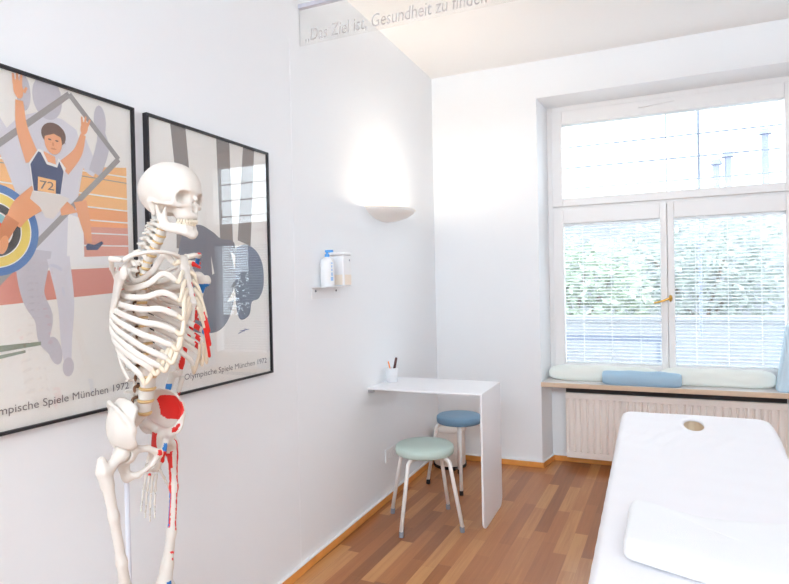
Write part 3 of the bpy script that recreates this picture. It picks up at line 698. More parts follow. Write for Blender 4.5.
def oval(c, a, b, rot=0.0, n=28):
    return [(c[0] + a * math.cos(t) * math.cos(rot) - b * math.sin(t) * math.sin(rot), c[1] + a * math.cos(t) * math.sin(rot) + b * math.sin(t) * math.cos(rot)) for t in [2 * PI * k / n for k in range(n)]]
def limb(pts, ws):
    """tapering 2-D limb outline along pts"""
    L, R = [], []
    c = crom([(a, b, 0) for a, b in pts], 5); n = len(c)
    for i, p in enumerate(c):
        t = (c[min(i + 1, n - 1)] - c[max(i - 1, 0)]).normalized(); k = i / (n - 1) * (len(ws) - 1); j = min(int(k), len(ws) - 2); w = ws[j] + (ws[j + 1] - ws[j]) * (k - j)
        L.append((p.x - t.y * w, p.y + t.x * w)); R.append((p.x + t.y * w, p.y - t.x * w))
    return L + R[::-1]
def strip(a, b, w):
    d = Vector((b[0] - a[0], b[1] - a[1])).normalized() * w; return [(a[0] - d.y, a[1] + d.x), (a[0] + d.y, a[1] - d.x), (b[0] + d.y, b[1] - d.x), (b[0] - d.y, b[1] + d.x)]
g1, g2, g3 = pm('light_grey', (224, 222, 228)), pm('mid_grey', (206, 202, 208)), pm('taupe', (165, 160, 158))
o1, o2, pk, pk2 = pm('orange', (253, 198, 134)), pm('deep_orange', (252, 178, 122)), pm('salmon', (232, 166, 146)), pm('brick_pink', (224, 150, 134))
nv, skn, skd, hr, shc = pm('navy', (74, 86, 122), ), pm('skin', (244, 176, 130)), pm('skin_shade', (222, 148, 106)), pm('brown_hair', (122, 96, 84)), pm('cream_shorts', (234, 226, 218))
bl, yl, bk, cy, rd, wh, gr_ = pm('ring_blue', (92, 134, 190)), pm('ring_yellow', (240, 216, 110)), pm('ring_black', (70, 70, 74)), pm('ring_cyan', (140, 204, 214)), pm('ring_red', (232, 96, 66)), pm('white', (246, 244, 242)), pm('turf_green', (150, 158, 140))
L1 = []
L1.append((o1, [(0.74, 1.775), (1.04, 1.79), (1.09, 1.765), (1.21, 1.80), (1.30, 1.785), (1.415, 1.803), (1.415, 1.662), (0.74, 1.64)]))
L1.append((o2, [(0.74, 1.64), (1.415, 1.662), (1.415, 1.605), (0.74, 1.57)]))
L1.append((pk, [(0.74, 1.57), (1.415, 1.605), (1.415, 1.503), (0.74, 1.47)]))
L1.append((pk2, [(0.74, 1.44), (1.415, 1.478), (1.415, 1.398), (0.74, 1.35)]))
for a, b in ((1.748, 1.772), (1.69, 1.70), (1.65, 1.661), (1.605, 1.622), (1.56, 1.583), (1.52, 1.546)): L1.append((wh, strip((0.74, a), (1.415, b), 0.0022)))
L1.append((g3, strip((0.74, 1.742), (1.415, 1.752), 0.0014)))
# pale runner in the background, in flat greys
L1.append((g1, [(0.99, 1.80), (1.06, 1.88), (1.11, 1.905), (1.19, 1.905), (1.235, 1.885), (1.26, 1.80), (1.23, 1.66), (1.24, 1.50), (1.05, 1.48), (1.05, 1.66), (1.02, 1.74)]))
L1.append((g2, oval((1.145, 1.955), 0.045, 0.062))); L1.append((g2, oval((1.075, 1.95), 0.02, 0.05)))
L1.append((g1, limb([(1.235, 1.86), (1.275, 1.79), (1.30, 1.77)], [0.03, 0.026, 0.02]))); L1.append((g2, limb([(1.295, 1.765), (1.325, 1.85), (1.322, 1.90)], [0.022, 0.024, 0.014]))); L1.append((g2, oval((1.318, 1.93), 0.022, 0.05)))
L1.append((g1, limb([(1.02, 1.85), (0.94, 1.80), (0.88, 1.86)], [0.04, 0.03, 0.02])))
L1.append((wh, [(1.20, 1.63), (1.25, 1.62), (1.25, 1.505), (1.405, 1.515), (1.405, 1.488), (1.19, 1.475)]))
L1.append((g2, limb([(1.09, 1.52), (1.085, 1.40), (1.115, 1.33), (1.115, 1.27), (1.14, 1.235)], [0.055, 0.034, 0.028, 0.018, 0.016]))); L1.append((g2, oval((1.147, 1.232), 0.02, 0.042, 0.25)))
L1.append((g1, limb([(1.165, 1.50), (1.185, 1.37), (1.183, 1.26), (1.185, 1.20)], [0.036, 0.027, 0.018, 0.013]))); L1.append((g2, oval((1.187, 1.18), 0.018, 0.028)))
L1.append((gr_, [(0.74, 1.23), (1.105, 1.252), (1.105, 1.262), (0.74, 1.262)])); L1.append((gr_, [(0.74, 1.195), (1.06, 1.236), (1.06, 1.243), (0.74, 1.215)]))
# taupe diamond outline
for a, b in (((1.214, 1.985), (1.385, 1.825)), ((1.385, 1.825), (0.99, 1.425)), ((1.214, 1.985), (0.80, 1.61))): L1.append((g3, strip(a, b, 0.0085)))
# concentric rings
RC = (0.985, 1.567)
for r, m in ((0.122, bl), (0.101, wh), (0.098, yl), (0.074, wh), (0.071, bk), (0.05, wh), (0.046, cy), (0.026, rd)): L1.append((m, disc(RC, r)))
# leaping athlete
L1.append((skn, limb([(1.098, 1.765), (1.068, 1.85), (1.062, 1.925)], [0.024, 0.017, 0.011]))); L1.append((skn, oval((1.060, 1.955), 0.014, 0.026, 0.1)))
for dx, l in ((-0.012, 0.026), (-0.003, 0.034), (0.006, 0.03)): L1.append((skn, limb([(1.061 + dx, 1.965), (1.062 + dx * 1.3, 1.968 + l)], [0.0042, 0.003])))
L1.append((skn, limb([(1.075, 1.95), (1.084, 1.966)], [0.005, 0.003])))
L1.append((skn, limb([(1.187, 1.760), (1.235, 1.815), (1.257, 1.875)], [0.022, 0.015, 0.009]))); L1.append((skn, oval((1.261, 1.896), 0.012, 0.022, -0.3)))
for dx, l in ((-0.008, 0.024), (0.001, 0.028), (0.01, 0.022)): L1.append((skn, limb([(1.262 + dx, 1.905), (1.266 + dx * 1.6, 1.905 + l)], [0.004, 0.0028])))
L1.append((skn, limb([(1.112, 1.668), (1.062, 1.628), (1.035, 1.588)], [0.036, 0.030, 0.022]))); L1.append((skd, limb([(1.035, 1.60), (1.012, 1.558), (1.004, 1.528)], [0.020, 0.017, 0.009]))); L1.append((skn, oval((1.008, 1.528), 0.012, 0.026, -0.3)))
L1.append((skn, limb([(1.170, 1.655), (1.232, 1.668), (1.245, 1.655)], [0.034, 0.030, 0.024]))); L1.append((skn, limb([(1.240, 1.672), (1.256, 1.61), (1.268, 1.548)], [0.022, 0.018, 0.009])))
L1.append((nv, [(1.255, 1.538), (1.262, 1.546), (1.285, 1.543), (1.312, 1.556), (1.318, 1.55), (1.296, 1.528), (1.258, 1.526)]))
L1.append((shc, [(1.092, 1.682), (1.172, 1.682), (1.205, 1.675), (1.178, 1.645), (1.152, 1.61), (1.128, 1.612), (1.112, 1.64), (1.084, 1.66)]))
L1.append((skn, [(1.128, 1.80), (1.162, 1.79), (1.165, 1.765), (1.130, 1.765)]))
L1.append((wh, [(1.084, 1.760), (1.112, 1.803), (1.124, 1.802), (1.140, 1.772), (1.165, 1.768), (1.173, 1.788), (1.196, 1.762), (1.190, 1.75), (1.176, 1.682), (1.094, 1.682)]))
L1.append((nv, [(1.088, 1.756), (1.112, 1.796), (1.119, 1.794), (1.136, 1.764), (1.168, 1.760), (1.175, 1.779), (1.188, 1.752), (1.176, 1.684), (1.096, 1.684)]))
L1.append((o1, [(1.109, 1.725), (1.163, 1.722), (1.161, 1.683), (1.107, 1.685)]))
L1.append((hr, oval((1.160, 1.853), 0.038, 0.034))); L1.append((skn, oval((1.158, 1.832), 0.027, 0.036))); L1.append((hr, [(1.128, 1.842), (1.135, 1.872), (1.165, 1.884), (1.192, 1.862), (1.196, 1.832), (1.182, 1.85), (1.16, 1.856)]))
for dx in (-0.011, 0.011): L1.append((hr, oval((1.158 + dx, 1.837), 0.005, 0.0022)))
L1.append((skd, oval((1.157, 1.825), 0.003, 0.006))); L1.append((skd, oval((1.158, 1.812), 0.009, 0.0028)))
picture('picture_frame', 'large framed poster of a leaping athlete with bib 72 and coloured rings', 0.752, 1.4446, 1.0265, 2.0055, L1, 'Olympische Spiele München 1972', (0.930, 1.080), 0.470, 0.0315, [('72', 0.034, (1.114, 1.692), 0.042)])
# second poster: taupe bands, a dark rounded mass and a dark lobed shape
db, dt, ds = pm('taupe_band', (150, 141, 135)), pm('slate_mass', (128, 128, 138)), pm('slate_lobe', (116, 122, 142))
L2 = [(db, [(1.612, 2.01), (1.688, 2.01), (1.708, 1.80), (1.71, 1.55), (1.63, 1.55), (1.636, 1.80)]), (db, [(1.857, 2.01), (1.936, 2.01), (1.945, 1.59), (1.866, 1.60)]), (db, [(2.026, 2.01), (2.102, 2.01), (2.06, 1.58), (1.975, 1.60)]),
      (dt, crom([(1.64, 1.30, 0), (1.625, 1.45, 0), (1.66, 1.60, 0), (1.74, 1.645, 0), (1.82, 1.625, 0), (1.87, 1.60, 0), (1.95, 1.59, 0), (1.965, 1.50, 0), (1.955, 1.40, 0), (1.915, 1.29, 0), (1.85, 1.235, 0), (1.76, 1.23, 0), (1.69, 1.25, 0), (1.64, 1.30, 0)], 5)[:-1]),
      (ds, crom([(1.965, 1.57, 0), (2.03, 1.585, 0), (2.10, 1.56, 0), (2.143, 1.50, 0), (2.146, 1.41, 0), (2.11, 1.355, 0), (2.06, 1.34, 0), (2.04, 1.285, 0), (1.98, 1.27, 0), (1.955, 1.33, 0), (1.955, 1.45, 0), (1.965, 1.57, 0)], 5)[:-1])]
L2 = [(m, [(p[0], p[1]) for p in q]) for m, q in L2]
L2 += [(M_paper, [(1.81, 1.53), (1.828, 1.46), (1.815, 1.455)]), (M_paper, [(1.93, 1.55), (1.958, 1.535), (1.952, 1.475)]), (M_paper, [(1.945, 1.40), (1.90, 1.345), (1.955, 1.355)]),
       (pm('signature_blue', (70, 90, 140)), strip((1.965, 1.212), (2.02, 1.226), 0.0016)), (pm('signature_blue', (70, 90, 140)), strip((1.975, 1.222), (2.035, 1.224), 0.0012)), (pm('signature_blue', (70, 90, 140)), strip((2.0, 1.214), (2.01, 1.232), 0.0012))]
picture('picture_frame', 'framed poster of grey bands and rounded dark shapes, behind the skull', 1.4968, 2.1912, 1.0175, 2.0053, L2, 'Olympische Spiele München 1972', (1.652, 1.067), 0.503, 0.0315)

# ================================================================== SKELETON MODEL
SK = empty('skeleton_model', (0.275, 1.245, 0.0), math.radians(4)); tag(SK, 'life size anatomical skeleton model with red and blue muscle markings, on a wheeled stand', 'skeleton')
LY = 0.88
ZB = 0.955                                              # hip joint height
def at(o, x=0, y=0, z=0, r=None):
    o.location = (x, y, ZB + z); o.scale = (1, LY, 1)
    if r: o.rotation_euler = r
    return o
V3 = Vector
# ---- spine curve
SPX = [(-0.03, 0.095), (-0.026, 0.115), (-0.012, 0.18), (-0.006, 0.245), (-0.010, 0.275), (-0.028, 0.375), (-0.026, 0.46), (-0.002, 0.53), (0.015, 0.55), (0.046, 0.60), (0.060, 0.655)]
def sx(z): return float(np.interp(z, [q[1] for q in SPX], [q[0] for q in SPX]))
def stilt(z): return math.atan2(sx(z + 0.02) - sx(z - 0.02), 0.04)
LUM = [0.113, 0.148, 0.183, 0.216, 0.248]
THO = [0.278, 0.305, 0.330, 0.354, 0.377, 0.399, 0.420, 0.440, 0.460, 0.479, 0.498, 0.516]     # T12 .. T1
CER = [0.535, 0.554, 0.572, 0.589, 0.606, 0.623, 0.640]
def vert_f(rx, ry, h, tl, tu, sl, sd, r):
    """body (half depth, half width, half height), transverse length, spinous length / drop"""
    def f(P):
        x, y, z = P; q = np.sqrt((x / rx) ** 2 + (y / ry) ** 2); waist = 1 - 0.12 * (1 - (z / h) ** 2)
        d = np.maximum((q / waist - 1) * min(rx, ry), np.abs(z) - h)
        for s in (1, -1):
            d = smin(d, cap(P, (-rx * 0.8, s * ry * 0.6, 0.3 * h), (-rx - 0.012, s * ry * 0.6, 0.2 * h), r * 1.15), 0.004)
            d = smin(d, cap(P, (-rx - 0.010, s * ry * 0.6, 0.2 * h), (-rx - 0.014 - tu, s * tl, 0.35 * h), r, r * 0.75), 0.004)
            d = smin(d, cap(P, (-rx - 0.012, s * ry * 0.55, 0.9 * h), (-rx - 0.014, s * ry * 0.5, -1.1 * h), r * 0.95), 0.004)
            d = smin(d, cap(P, (-rx - 0.012, s * ry * 0.6, 0), (-rx - 0.022, 0, -0.1 * h), r), 0.004)
        return smin(d, cap(P, (-rx - 0.02, 0, 0), (-rx - 0.02 - sl, 0, -sd), r, r * 0.8), 0.004)
    return f
protos = {}
for nm, a in (('lumbar', (0.0165, 0.0225, 0.0115, 0.040, 0.0, 0.026, 0.008, 0.0048)), ('thoracic', (0.0145, 0.0155, 0.0092, 0.030, 0.010, 0.022, 0.022, 0.0042)), ('cervical', (0.0095, 0.0130, 0.0062, 0.0245, -0.006, 0.014, 0.008, 0.0036))):
    f = vert_f(*a); me = surfnet(lambda X, Y, Z: f((X, Y, Z)), (-0.075, -0.046, -0.038), (0.022, 0.046, 0.02), 0.0026)
    bm = B(); bm.from_mesh(me); bmesh.ops.smooth_vert(bm, verts=bm.verts, factor=0.4, use_axis_x=True, use_axis_y=True, use_axis_z=True); bm.to_mesh(me); bm.free()
    for p in me.polygons: p.use_smooth = True
    me.materials.append(M_bone); protos[nm] = me
bmd = add_lathe(B(), [(0, -1), (0.94, -1), (1.06, 0), (0.94, 1), (0, 1)], (0, 0, 0), 20); md = bpy.data.meshes.new('disc'); bmd.to_mesh(md); bmd.free(); md.materials.append(M_disc)
for p in md.polygons: p.use_smooth = True
mns = []
for s in (1, -1):
    bmn = B(); add_tube(bmn, crom([(-0.020, s * 0.010, -0.010), (-0.019, s * 0.024, -0.013), (-0.010, s * 0.031, -0.022)], 3), [0.0038] * 3 + [0.0035] * 3 + [0.0012], 8)
    mn = bpy.data.meshes.new('nerve'); bmn.to_mesh(mn); bmn.free(); mn.materials.append(M_brown); mns.append(mn)
allv = [('lumbar', z) for z in LUM] + [('thoracic', z) for z in THO] + [('cervical', z) for z in CER]
for i, (k, z) in enumerate(allv):
    v = bpy.data.objects.new('vertebra', protos[k]); COL.objects.link(v); v.parent = SK; at(v, sx(z), 0, z, (0, stilt(z), 0))
    sc = {'lumbar': 1.15, 'thoracic': 1.0, 'cervical': 1.35}[k]
    if k == 'thoracic': sc = 1.06 - 0.018 * (i - 5)
    v.scale = (sc, sc, sc * (1.08 if k != 'cervical' else 1.0))
    zn = (z + allv[i + 1][1]) / 2 if i + 1 < len(allv) else None
    if zn:
        w = {'lumbar': (0.0168, 0.0228), 'thoracic': (0.0142, 0.0152), 'cervical': (0.0092, 0.0122)}[k]
        d = bpy.data.objects.new('intervertebral_disc', md); COL.objects.link(d); d.parent = SK; at(d, sx(zn), 0, zn, (0, stilt(zn), 0)); d.scale = (w[0] * sc, w[1] * sc, 0.0045 if k != 'cervical' else 0.0032); 
        if i == 0: d['label'] = 'tan intervertebral disc'
    if k != 'cervical':
        for mn in mns:
            nr = bpy.data.objects.new('nerve_root', mn); COL.objects.link(nr); nr.parent = v
            if k == 'thoracic': nr.scale = (0.8, 0.75, 0.8)
# ---- skull
def skull_f(P):
    x, y, z = P; ya = np.abs(y); Q = (x, ya, z)
    d = ell(P, (-0.014, 0, 0.016), (0.091, 0.069, 0.073)); d = smin(d, ell(P, (0.030, 0, 0.014), (0.052, 0.055, 0.056)), 0.02)
    d = smin(d, ell(P, (-0.062, 0, 0.002), (0.042, 0.052, 0.050)), 0.02)
    d = smin(d, ell(P, (-0.022, 0, -0.038), (0.055, 0.047, 0.022)), 0.015)
    d = smax(d, -ell(Q, (0.046, 0.074, -0.004), (0.030, 0.020, 0.036)), 0.012)
    d = smin(d, chain(Q, [(0.079, 0.0, 0.004, 0.009), (0.076, 0.022, 0.006, 0.0075), (0.064, 0.043, 0.001, 0.0065), (0.056, 0.051, -0.012, 0.006), (0.053, 0.050, -0.028, 0.007)], 0.004), 0.008)
    d = smin(d, ell(P, (0.050, 0, -0.046), (0.033, 0.034, 0.034)), 0.012)
    d = smin(d, chain(Q, [(0.074, 0.018, -0.034, 0.006), (0.064, 0.036, -0.036, 0.008), (0.050, 0.050, -0.034, 0.008), (0.034, 0.058, -0.034, 0.0055), (0.005, 0.064, -0.031, 0.0042), (-0.018, 0.060, -0.027, 0.006)], 0.004), 0.006)
    d = smin(d, ell(P, (0.052, 0, -0.064), (0.034, 0.029, 0.015)), 0.008)
    d = smin(d, cap(Q, (-0.028, 0.054, -0.030), (-0.022, 0.049, -0.060), 0.012, 0.007), 0.008)
    d = smin(d, cap(P, (0.078, 0, -0.004), (0.090, 0, -0.026), 0.006, 0.004), 0.005)
    d = smax(d, -ell(Q, (0.073, 0.0325, -0.0145), (0.034, 0.0195, 0.0165)), 0.005)
    d = smax(d, -smin(ell(P, (0.088, 0, -0.044), (0.024, 0.0125, 0.011)), ell(P, (0.086, 0, -0.034), (0.02, 0.0065, 0.013)), 0.004), 0.003)
    d = smax(d, -cap(Q, (-0.012, 0.075, -0.034), (-0.012, 0.045, -0.034), 0.0042), 0.003)
    d = smax(d, -ell(Q, (0.022, 0.044, -0.058), (0.022, 0.016, 0.022)), 0.008)
    return d
SKX, SKZ = 0.0905, 0.712; SR = (0, math.radians(3), math.radians(-2))
sk = bone('skull', skull_f, (-0.115, -0.085, -0.09), (0.105, 0.085, 0.10), 0.0027, SK, smooth_it=1); at(sk, SKX, 0, SKZ, SR); sk.scale = (0.94, 0.97, 0.99)
def jaw_f(P):
    x, y, z = P; Q = (x, np.abs(y), z)
    d = chain(Q, [(0.078, 0.0, -0.112, 0.010), (0.072, 0.017, -0.110, 0.010), (0.052, 0.031, -0.105, 0.0095), (0.026, 0.040, -0.100, 0.0095), (0.006, 0.045, -0.094, 0.009)], 0.006)
    d = smin(d, chain(Q, [(0.078, 0.0, -0.095, 0.006), (0.070, 0.018, -0.094, 0.006), (0.050, 0.028, -0.092, 0.0065), (0.028, 0.035, -0.090, 0.006)], 0.005), 0.008)
    d = smin(d, chain(Q, [(0.008, 0.045, -0.094, 0.008), (-0.002, 0.048, -0.066, 0.0075), (-0.010, 0.052, -0.040, 0.006)], 0.005), 0.008)
    d = smin(d, chain(Q, [(0.020, 0.043, -0.088, 0.008), (0.016, 0.047, -0.060, 0.006), (0.020, 0.048, -0.044, 0.0035)], 0.005), 0.008)
    return smin(d, ell(P, (0.080, 0, -0.120), (0.011, 0.014, 0.008)), 0.006)
jaw = bone('mandible', jaw_f, (-0.025, -0.065, -0.135), (0.10, 0.065, -0.025), 0.0027, SK, smooth_it=1); at(jaw, SKX, 0, SKZ, SR); jaw.scale = (0.87, 0.97, 0.99)
M_tooth = mat('plastic_tooth', (238, 228, 208), 0.35)
for parent, zc, nm, k in ((sk, -0.0790, 'upper_teeth', 1.0), (jaw, -0.0855, 'lower_teeth', 0.97)):
    bm = B()
    for i in range(14):
        t = (i - 6.5) / 6.5 * 1.32; x = 0.040 + 0.043 * k * math.cos(t) * (1.0 if abs(t) < 0.9 else 0.98); y = 0.0285 * k * math.sin(t) / math.sin(1.32)
        if abs(t) > 0.9: x = 0.040 + 0.043 * k * math.cos(0.9) - (abs(t) - 0.9) * 0.045
        add_ball(bm, (x, y, zc), (0.0036, 0.0036, 0.0058), 0, 8)
    obj(nm, bm, M_tooth, parent, smooth=True)
# ---- sternum, ribs, cartilage
def ster_f(P):
    d = None
    for a, b, w in (((0.117, 0, 0.532), (0.127, 0, 0.498), 0.022), ((0.127, 0, 0.498), (0.151, 0, 0.405), 0.016), ((0.151, 0, 0.405), (0.147, 0, 0.358), 0.009)):
        S_ = (P[0], P[1] * 0.42, P[2]); c = cap(S_, a, b, w * 0.42, w * 0.36); d = c if d is None else smin(d, c, 0.006)
    return d
def ster_paint(c, n): return 1 if (0.452 < c.z - 0 < 0.466 or 0.425 < c.z < 0.434) and c.y > 0.004 and n.x > 0.3 else 0
o = bone('sternum', ster_f, (0.095, -0.05, 0.34), (0.175, 0.05, 0.56), 0.0027, SK, paint=ster_paint); at(o)
WR = [.058, .086, .105, .118, .126, .131, .134, .135, .132, .124, .108, .08]
EN = [(.098, .032, .520), (.116, .046, .470), (.127, .056, .420), (.132, .066, .376), (.133, .076, .335), (.128, .086, .297), (.118, .096, .264), (.102, .106, .243), (.080, .113, .236), (.050, .116, .214), (.0, .110, .205), (-.035, .082, .215)]
TV = THO[::-1]; STZ = [.520, .494, .470, .446, .424, .408, .396]
def stx(z): return float(np.interp(z, [.36, .405, .498, .532], [.148, .151, .127, .117]))
caxis = lambda p: V3((p.x - 0.035, p.y, 0.0))
ends = {}
for side in (1, -1):
    for i in range(12):
        z = TV[i]; x = sx(z); w = WR[i]; e = EN[i]; e = (e[0] + 0.012, e[1], e[2])
        if i < 10:
            pts = [(x - .012, .014, z + .004), (x - .030, .034, z + .002), (x - .032, w * .62, z - .016), (x + .002, w * .93, z - .046), ((x + e[0]) / 2 + .005, w, (z - .050 + e[2]) / 2 + .002), (e[0] * .8 + x * .2 + .005, (w + e[1]) / 2 + .004, e[2] + .018), e]
        else:
            pts = [(x - .012, .014, z + .004), (x - .034, .034, z + .0), (x - .040, w * .66, z - .02), ((x + e[0]) / 2 - .012, w * 1.0, (z + e[2]) / 2 - .012), e]
        pts = [(a, b * side, c) for a, b, c in pts]; cl = crom(pts, 7); ends[(side, i)] = V3(pts[-1]); n = len(cl)
        wid = 0.0082 if i < 10 else 0.0058
        bm = add_tube(B(), cl, [wid * (0.72 + 0.34 * min(1, 3 * k / n)) * (1.0 if k < n - 2 else 0.92) for k in range(n)], 10, 0.55, caxis)
        fix(bm)
        if side == 1:
            for f in bm.faces:
                c = f.calc_center_median()
                if 1 <= i <= 7 and ((0.062 < c.x < 0.085 and c.y > 0.06) or (-0.02 < c.x < 0.004 and 0.05 < c.y < 0.115 and i % 2 == 0)): f.material_index = 1
                elif 2 <= i <= 6 and 0.098 < c.x < 0.108 and i % 2: f.material_index = 2
        at(obj('rib', bm, [M_bone, M_red, M_blue], SK, smooth=True))
        if i < 7:
            s = V3((stx(STZ[i]) + 0.002, 0.020 * side * (1 if i < 1 else 0.8), STZ[i])); a = ends[(side, i)]; b = V3(cl[-2]); dr = (a - b).normalized()
            cp_ = [a - dr * 0.003, a + dr * (0.018 if i > 2 else 0.008), a.lerp(s, 0.6) + V3((0.006, 0.004 * side, -0.006 if i > 3 else 0)), s]
        elif i < 10:
            a = ends[(side, i)]; b = V3(cl[-2]); dr = (a - b).normalized(); u = ends[(side, i - 1)]
            s = u.lerp(V3((0.150, 0.02 * side, 0.40)), 0.30); cp_ = [a - dr * 0.003, a + dr * 0.016 + V3((0, 0, -0.002)), a.lerp(s, 0.6) + V3((0.006, 0, -0.008)), s]
        else: continue
        bm = add_tube(B(), crom(cp_, 6), 0.0068, 9, 0.65, caxis); o = at(obj('costal_cartilage', fix(bm), [M_cart, M_red], SK, smooth=True))
        if side == 1 and i in (4, 5, 6):
            for k, p in enumerate(o.data.polygons):
                if 27 < k < 110: p.material_index = 1
# ---- shoulder girdle
for s in (1, -1):
    A = V3((0.050, 0.168 * s, 0.522)); J = V3((0.119, 0.022 * s, 0.536))
    bm = add_tube(B(), crom([J, (0.124, 0.06 * s, 0.543), (0.104, 0.105 * s, 0.546), (0.070, 0.145 * s, 0.538), A], 7), [0.0085] * 6 + [0.0062] * 14 + [0.0072] * 9, 10, 0.8)
    if s == 1:
        for f in bm.faces:
            c = f.calc_center_median()
            if 0.06 < c.y < 0.10 and c.z > 0.545: f.material_index = 1
            if c.y > 0.135 and c.z < 0.542: f.material_index = 2
    at(obj('clavicle', fix(bm), [M_bone, M_red, M_blue], SK, smooth=True))
    def scap_f(P, s=s):
        Q = (P[0] - 0.022, P[1] * s, P[2])
        a, b, c = np.array((-0.070, 0.072, 0.512)), np.array((-0.062, 0.112, 0.372)), np.array((0.012, 0.148, 0.488))
        n = np.cross(b - a, c - a); n = n / np.linalg.norm(n); dp = (Q[0] - a[0]) * n[0] + (Q[1] - a[1]) * n[1] + (Q[2] - a[2]) * n[2]
        d = np.abs(dp + 0.004) - 0.0028
        for u, v, w in ((a, b, c), (b, c, a), (c, a, b)):
            e = v - u; m = np.cross(n, e); m = m / np.linalg.norm(m)
            if np.dot(m, w - u) < 0: m = -m
            d = smax(d, -((Q[0] - u[0]) * m[0] + (Q[1] - u[1]) * m[1] + (Q[2] - u[2]) * m[2]), 0.006)
        d = smin(d, cap(Q, b, c, 0.0052, 0.008), 0.006); d = smin(d, cap(Q, a, b, 0.0038), 0.005)
        d = smin(d, chain(Q, [(-0.074, 0.082, 0.480, 0.0035), (-0.045, 0.125, 0.505, 0.006), (-0.010, 0.165, 0.528, 0.0075), (0.028, 0.176, 0.524, 0.0075)], 0.006), 0.006)
        d = smin(d, ell(Q, (0.018, 0.152, 0.490), (0.011, 0.010, 0.019)), 0.008)
        return smin(d, chain(Q, [(0.014, 0.144, 0.505, 0.007), (0.034, 0.138, 0.522, 0.006), (0.052, 0.146, 0.510, 0.005)], 0.006), 0.006)
    def scap_paint(c, n, s=s): return 1 if s == 1 and c.z > 0.50 and c.x > 0.055 else (2 if s == 1 and n.y > 0.4 and 0.43 < c.z < 0.46 else 0)
    at(bone('scapula', scap_f, (-0.07, min(0.055 * s, 0.195 * s), 0.355), (0.088, max(0.055 * s, 0.195 * s), 0.56), 0.003, SK, paint=scap_paint))
# ---- left arm hanging back behind the ribs and the far hip
SH, EL, WRS, TIP = V3((0.062, 0.176, 0.472)), V3((-0.055, 0.195, 0.170)), V3((-0.135, 0.165, -0.098)), V3((-0.135, 0.12, -0.275))
def hum_f(P):
    d = chain(P, [(*SH.lerp(EL, 0.02), 0.017), (*SH.lerp(EL, 0.16), 0.0125), (*SH.lerp(EL, 0.5), 0.0095), (*SH.lerp(EL, 0.85), 0.0105), (*SH.lerp(EL, 0.95), 0.014)], 0.01)
    d = smin(d, ell(P, (SH.x - 0.008, SH.y - 0.012, SH.z + 0.004), (0.023, 0.022, 0.023)), 0.006); d = smin(d, ell(P, (SH.x + 0.008, SH.y + 0.012, SH.z - 0.002), (0.014, 0.013, 0.018)), 0.006)
    return smin(d, cap(P, tuple(EL + V3((0.012, -0.026, 0.012))), tuple(EL + V3((-0.010, 0.026, 0.012))), 0.0115), 0.01)
def hum_paint(c, n):
    t = (SH.z - c.z) / (SH.z - EL.z)
    if 0.30 < t < 0.62 and n.x > 0.25: return 1
    if 0.68 < t < 0.92 and n.x > 0.1: return 1
    if 0.04 < t < 0.13 and n.x > 0.2 and n.y < 0.3: return 2
    return 0
at(bone('humerus', hum_f, (-0.10, 0.13, 0.13), (0.12, 0.25, 0.52), 0.0032, SK, paint=hum_paint))
FA = (WRS - EL)
def fore(name, off0, off1, r0, r1, pf):
    a, b = EL + off0, WRS + off1
    f = lambda P: chain(P, [(*a, r0), (*a.lerp(b, 0.12), r0 * 0.75), (*(a.lerp(b, 0.5) + off0 * 0.25), 0.0062), (*a.lerp(b, 0.88), r1 * 0.75), (*b, r1)], 0.008)
    at(bone(name, f, (-0.18, 0.12, -0.13), (0.0, 0.25, 0.21), 0.0032, SK, paint=pf))
fore('radius', V3((0.010, 0.012, -0.008)), V3((0.012, 0.006, 0.0)), 0.0095, 0.0125, lambda c, n: 1 if 0.06 < c.z < 0.12 and n.x > 0.2 else 0)
fore('ulna', V3((-0.012, -0.010, 0.004)), V3((-0.012, -0.008, 0.004)), 0.0130, 0.0080, lambda c, n: 2 if 0.10 < c.z < 0.15 and n.y < -0.2 else 0)
hb = B(); HD = (TIP - WRS).normalized(); HS = HD.cross(V3((0.6, -0.5, 0.2))).normalized(); HN = HD.cross(HS).normalized()
for r_ in range(2):
    for k in range(4): add_ball(hb, WRS + HD * (0.012 + 0.014 * r_) + HS * (k - 1.5) * 0.0115 + HN * (0.002 * ((k + r_) % 2)), (0.0072, 0.0070, 0.0072), 1 if (k + 2 * r_) % 4 == 1 else (2 if (k * 3 + r_) % 7 == 3 else 0), 10)
hand = at(obj('hand', hb, [M_bone, M_red, M_blue], SK, smooth=True))
def finger(k, base, dirn, lens, curl, r):
    bm = B(); p = V3(base); d = V3(dirn).normalized(); side = HS
    for j, L in enumerate(lens):
        q = p + d * L; add_tube(bm, [p, p.lerp(q, 0.12), p.lerp(q, 0.5), p.lerp(q, 0.88), q], [r * 0.8, r * 1.15, r * 0.72, r * 1.1, r * 0.75], 8, mi=0)
        p = q + d * 0.002; d = Quaternion(side, curl[j]) @ d; r *= 0.84
    for f in bm.faces:
        if k == 2 and f.calc_center_median().z > TIP.z + 0.13: f.material_index = 1
    obj('finger', bm, [M_bone, M_red], hand, smooth=True)
LEN = [(0.058, 0.036, 0.022, 0.015), (0.060, 0.041, 0.026, 0.016), (0.056, 0.037, 0.024, 0.016), (0.052, 0.030, 0.018, 0.014)]
for k in range(4): finger(k, WRS + HD * 0.036 + HS * (k - 1.5) * 0.0105, HD + HS * (k - 1.5) * 0.035, LEN[k], (0.18 + 0.05 * k, 0.28, 0.22, 0), 0.0046)
finger(4, WRS + HD * 0.022 - HS * 0.024, HD * 0.75 - HS * 0.55 + HN * 0.25, (0.040, 0.030, 0.022), (0.2, 0.2, 0), 0.0048)
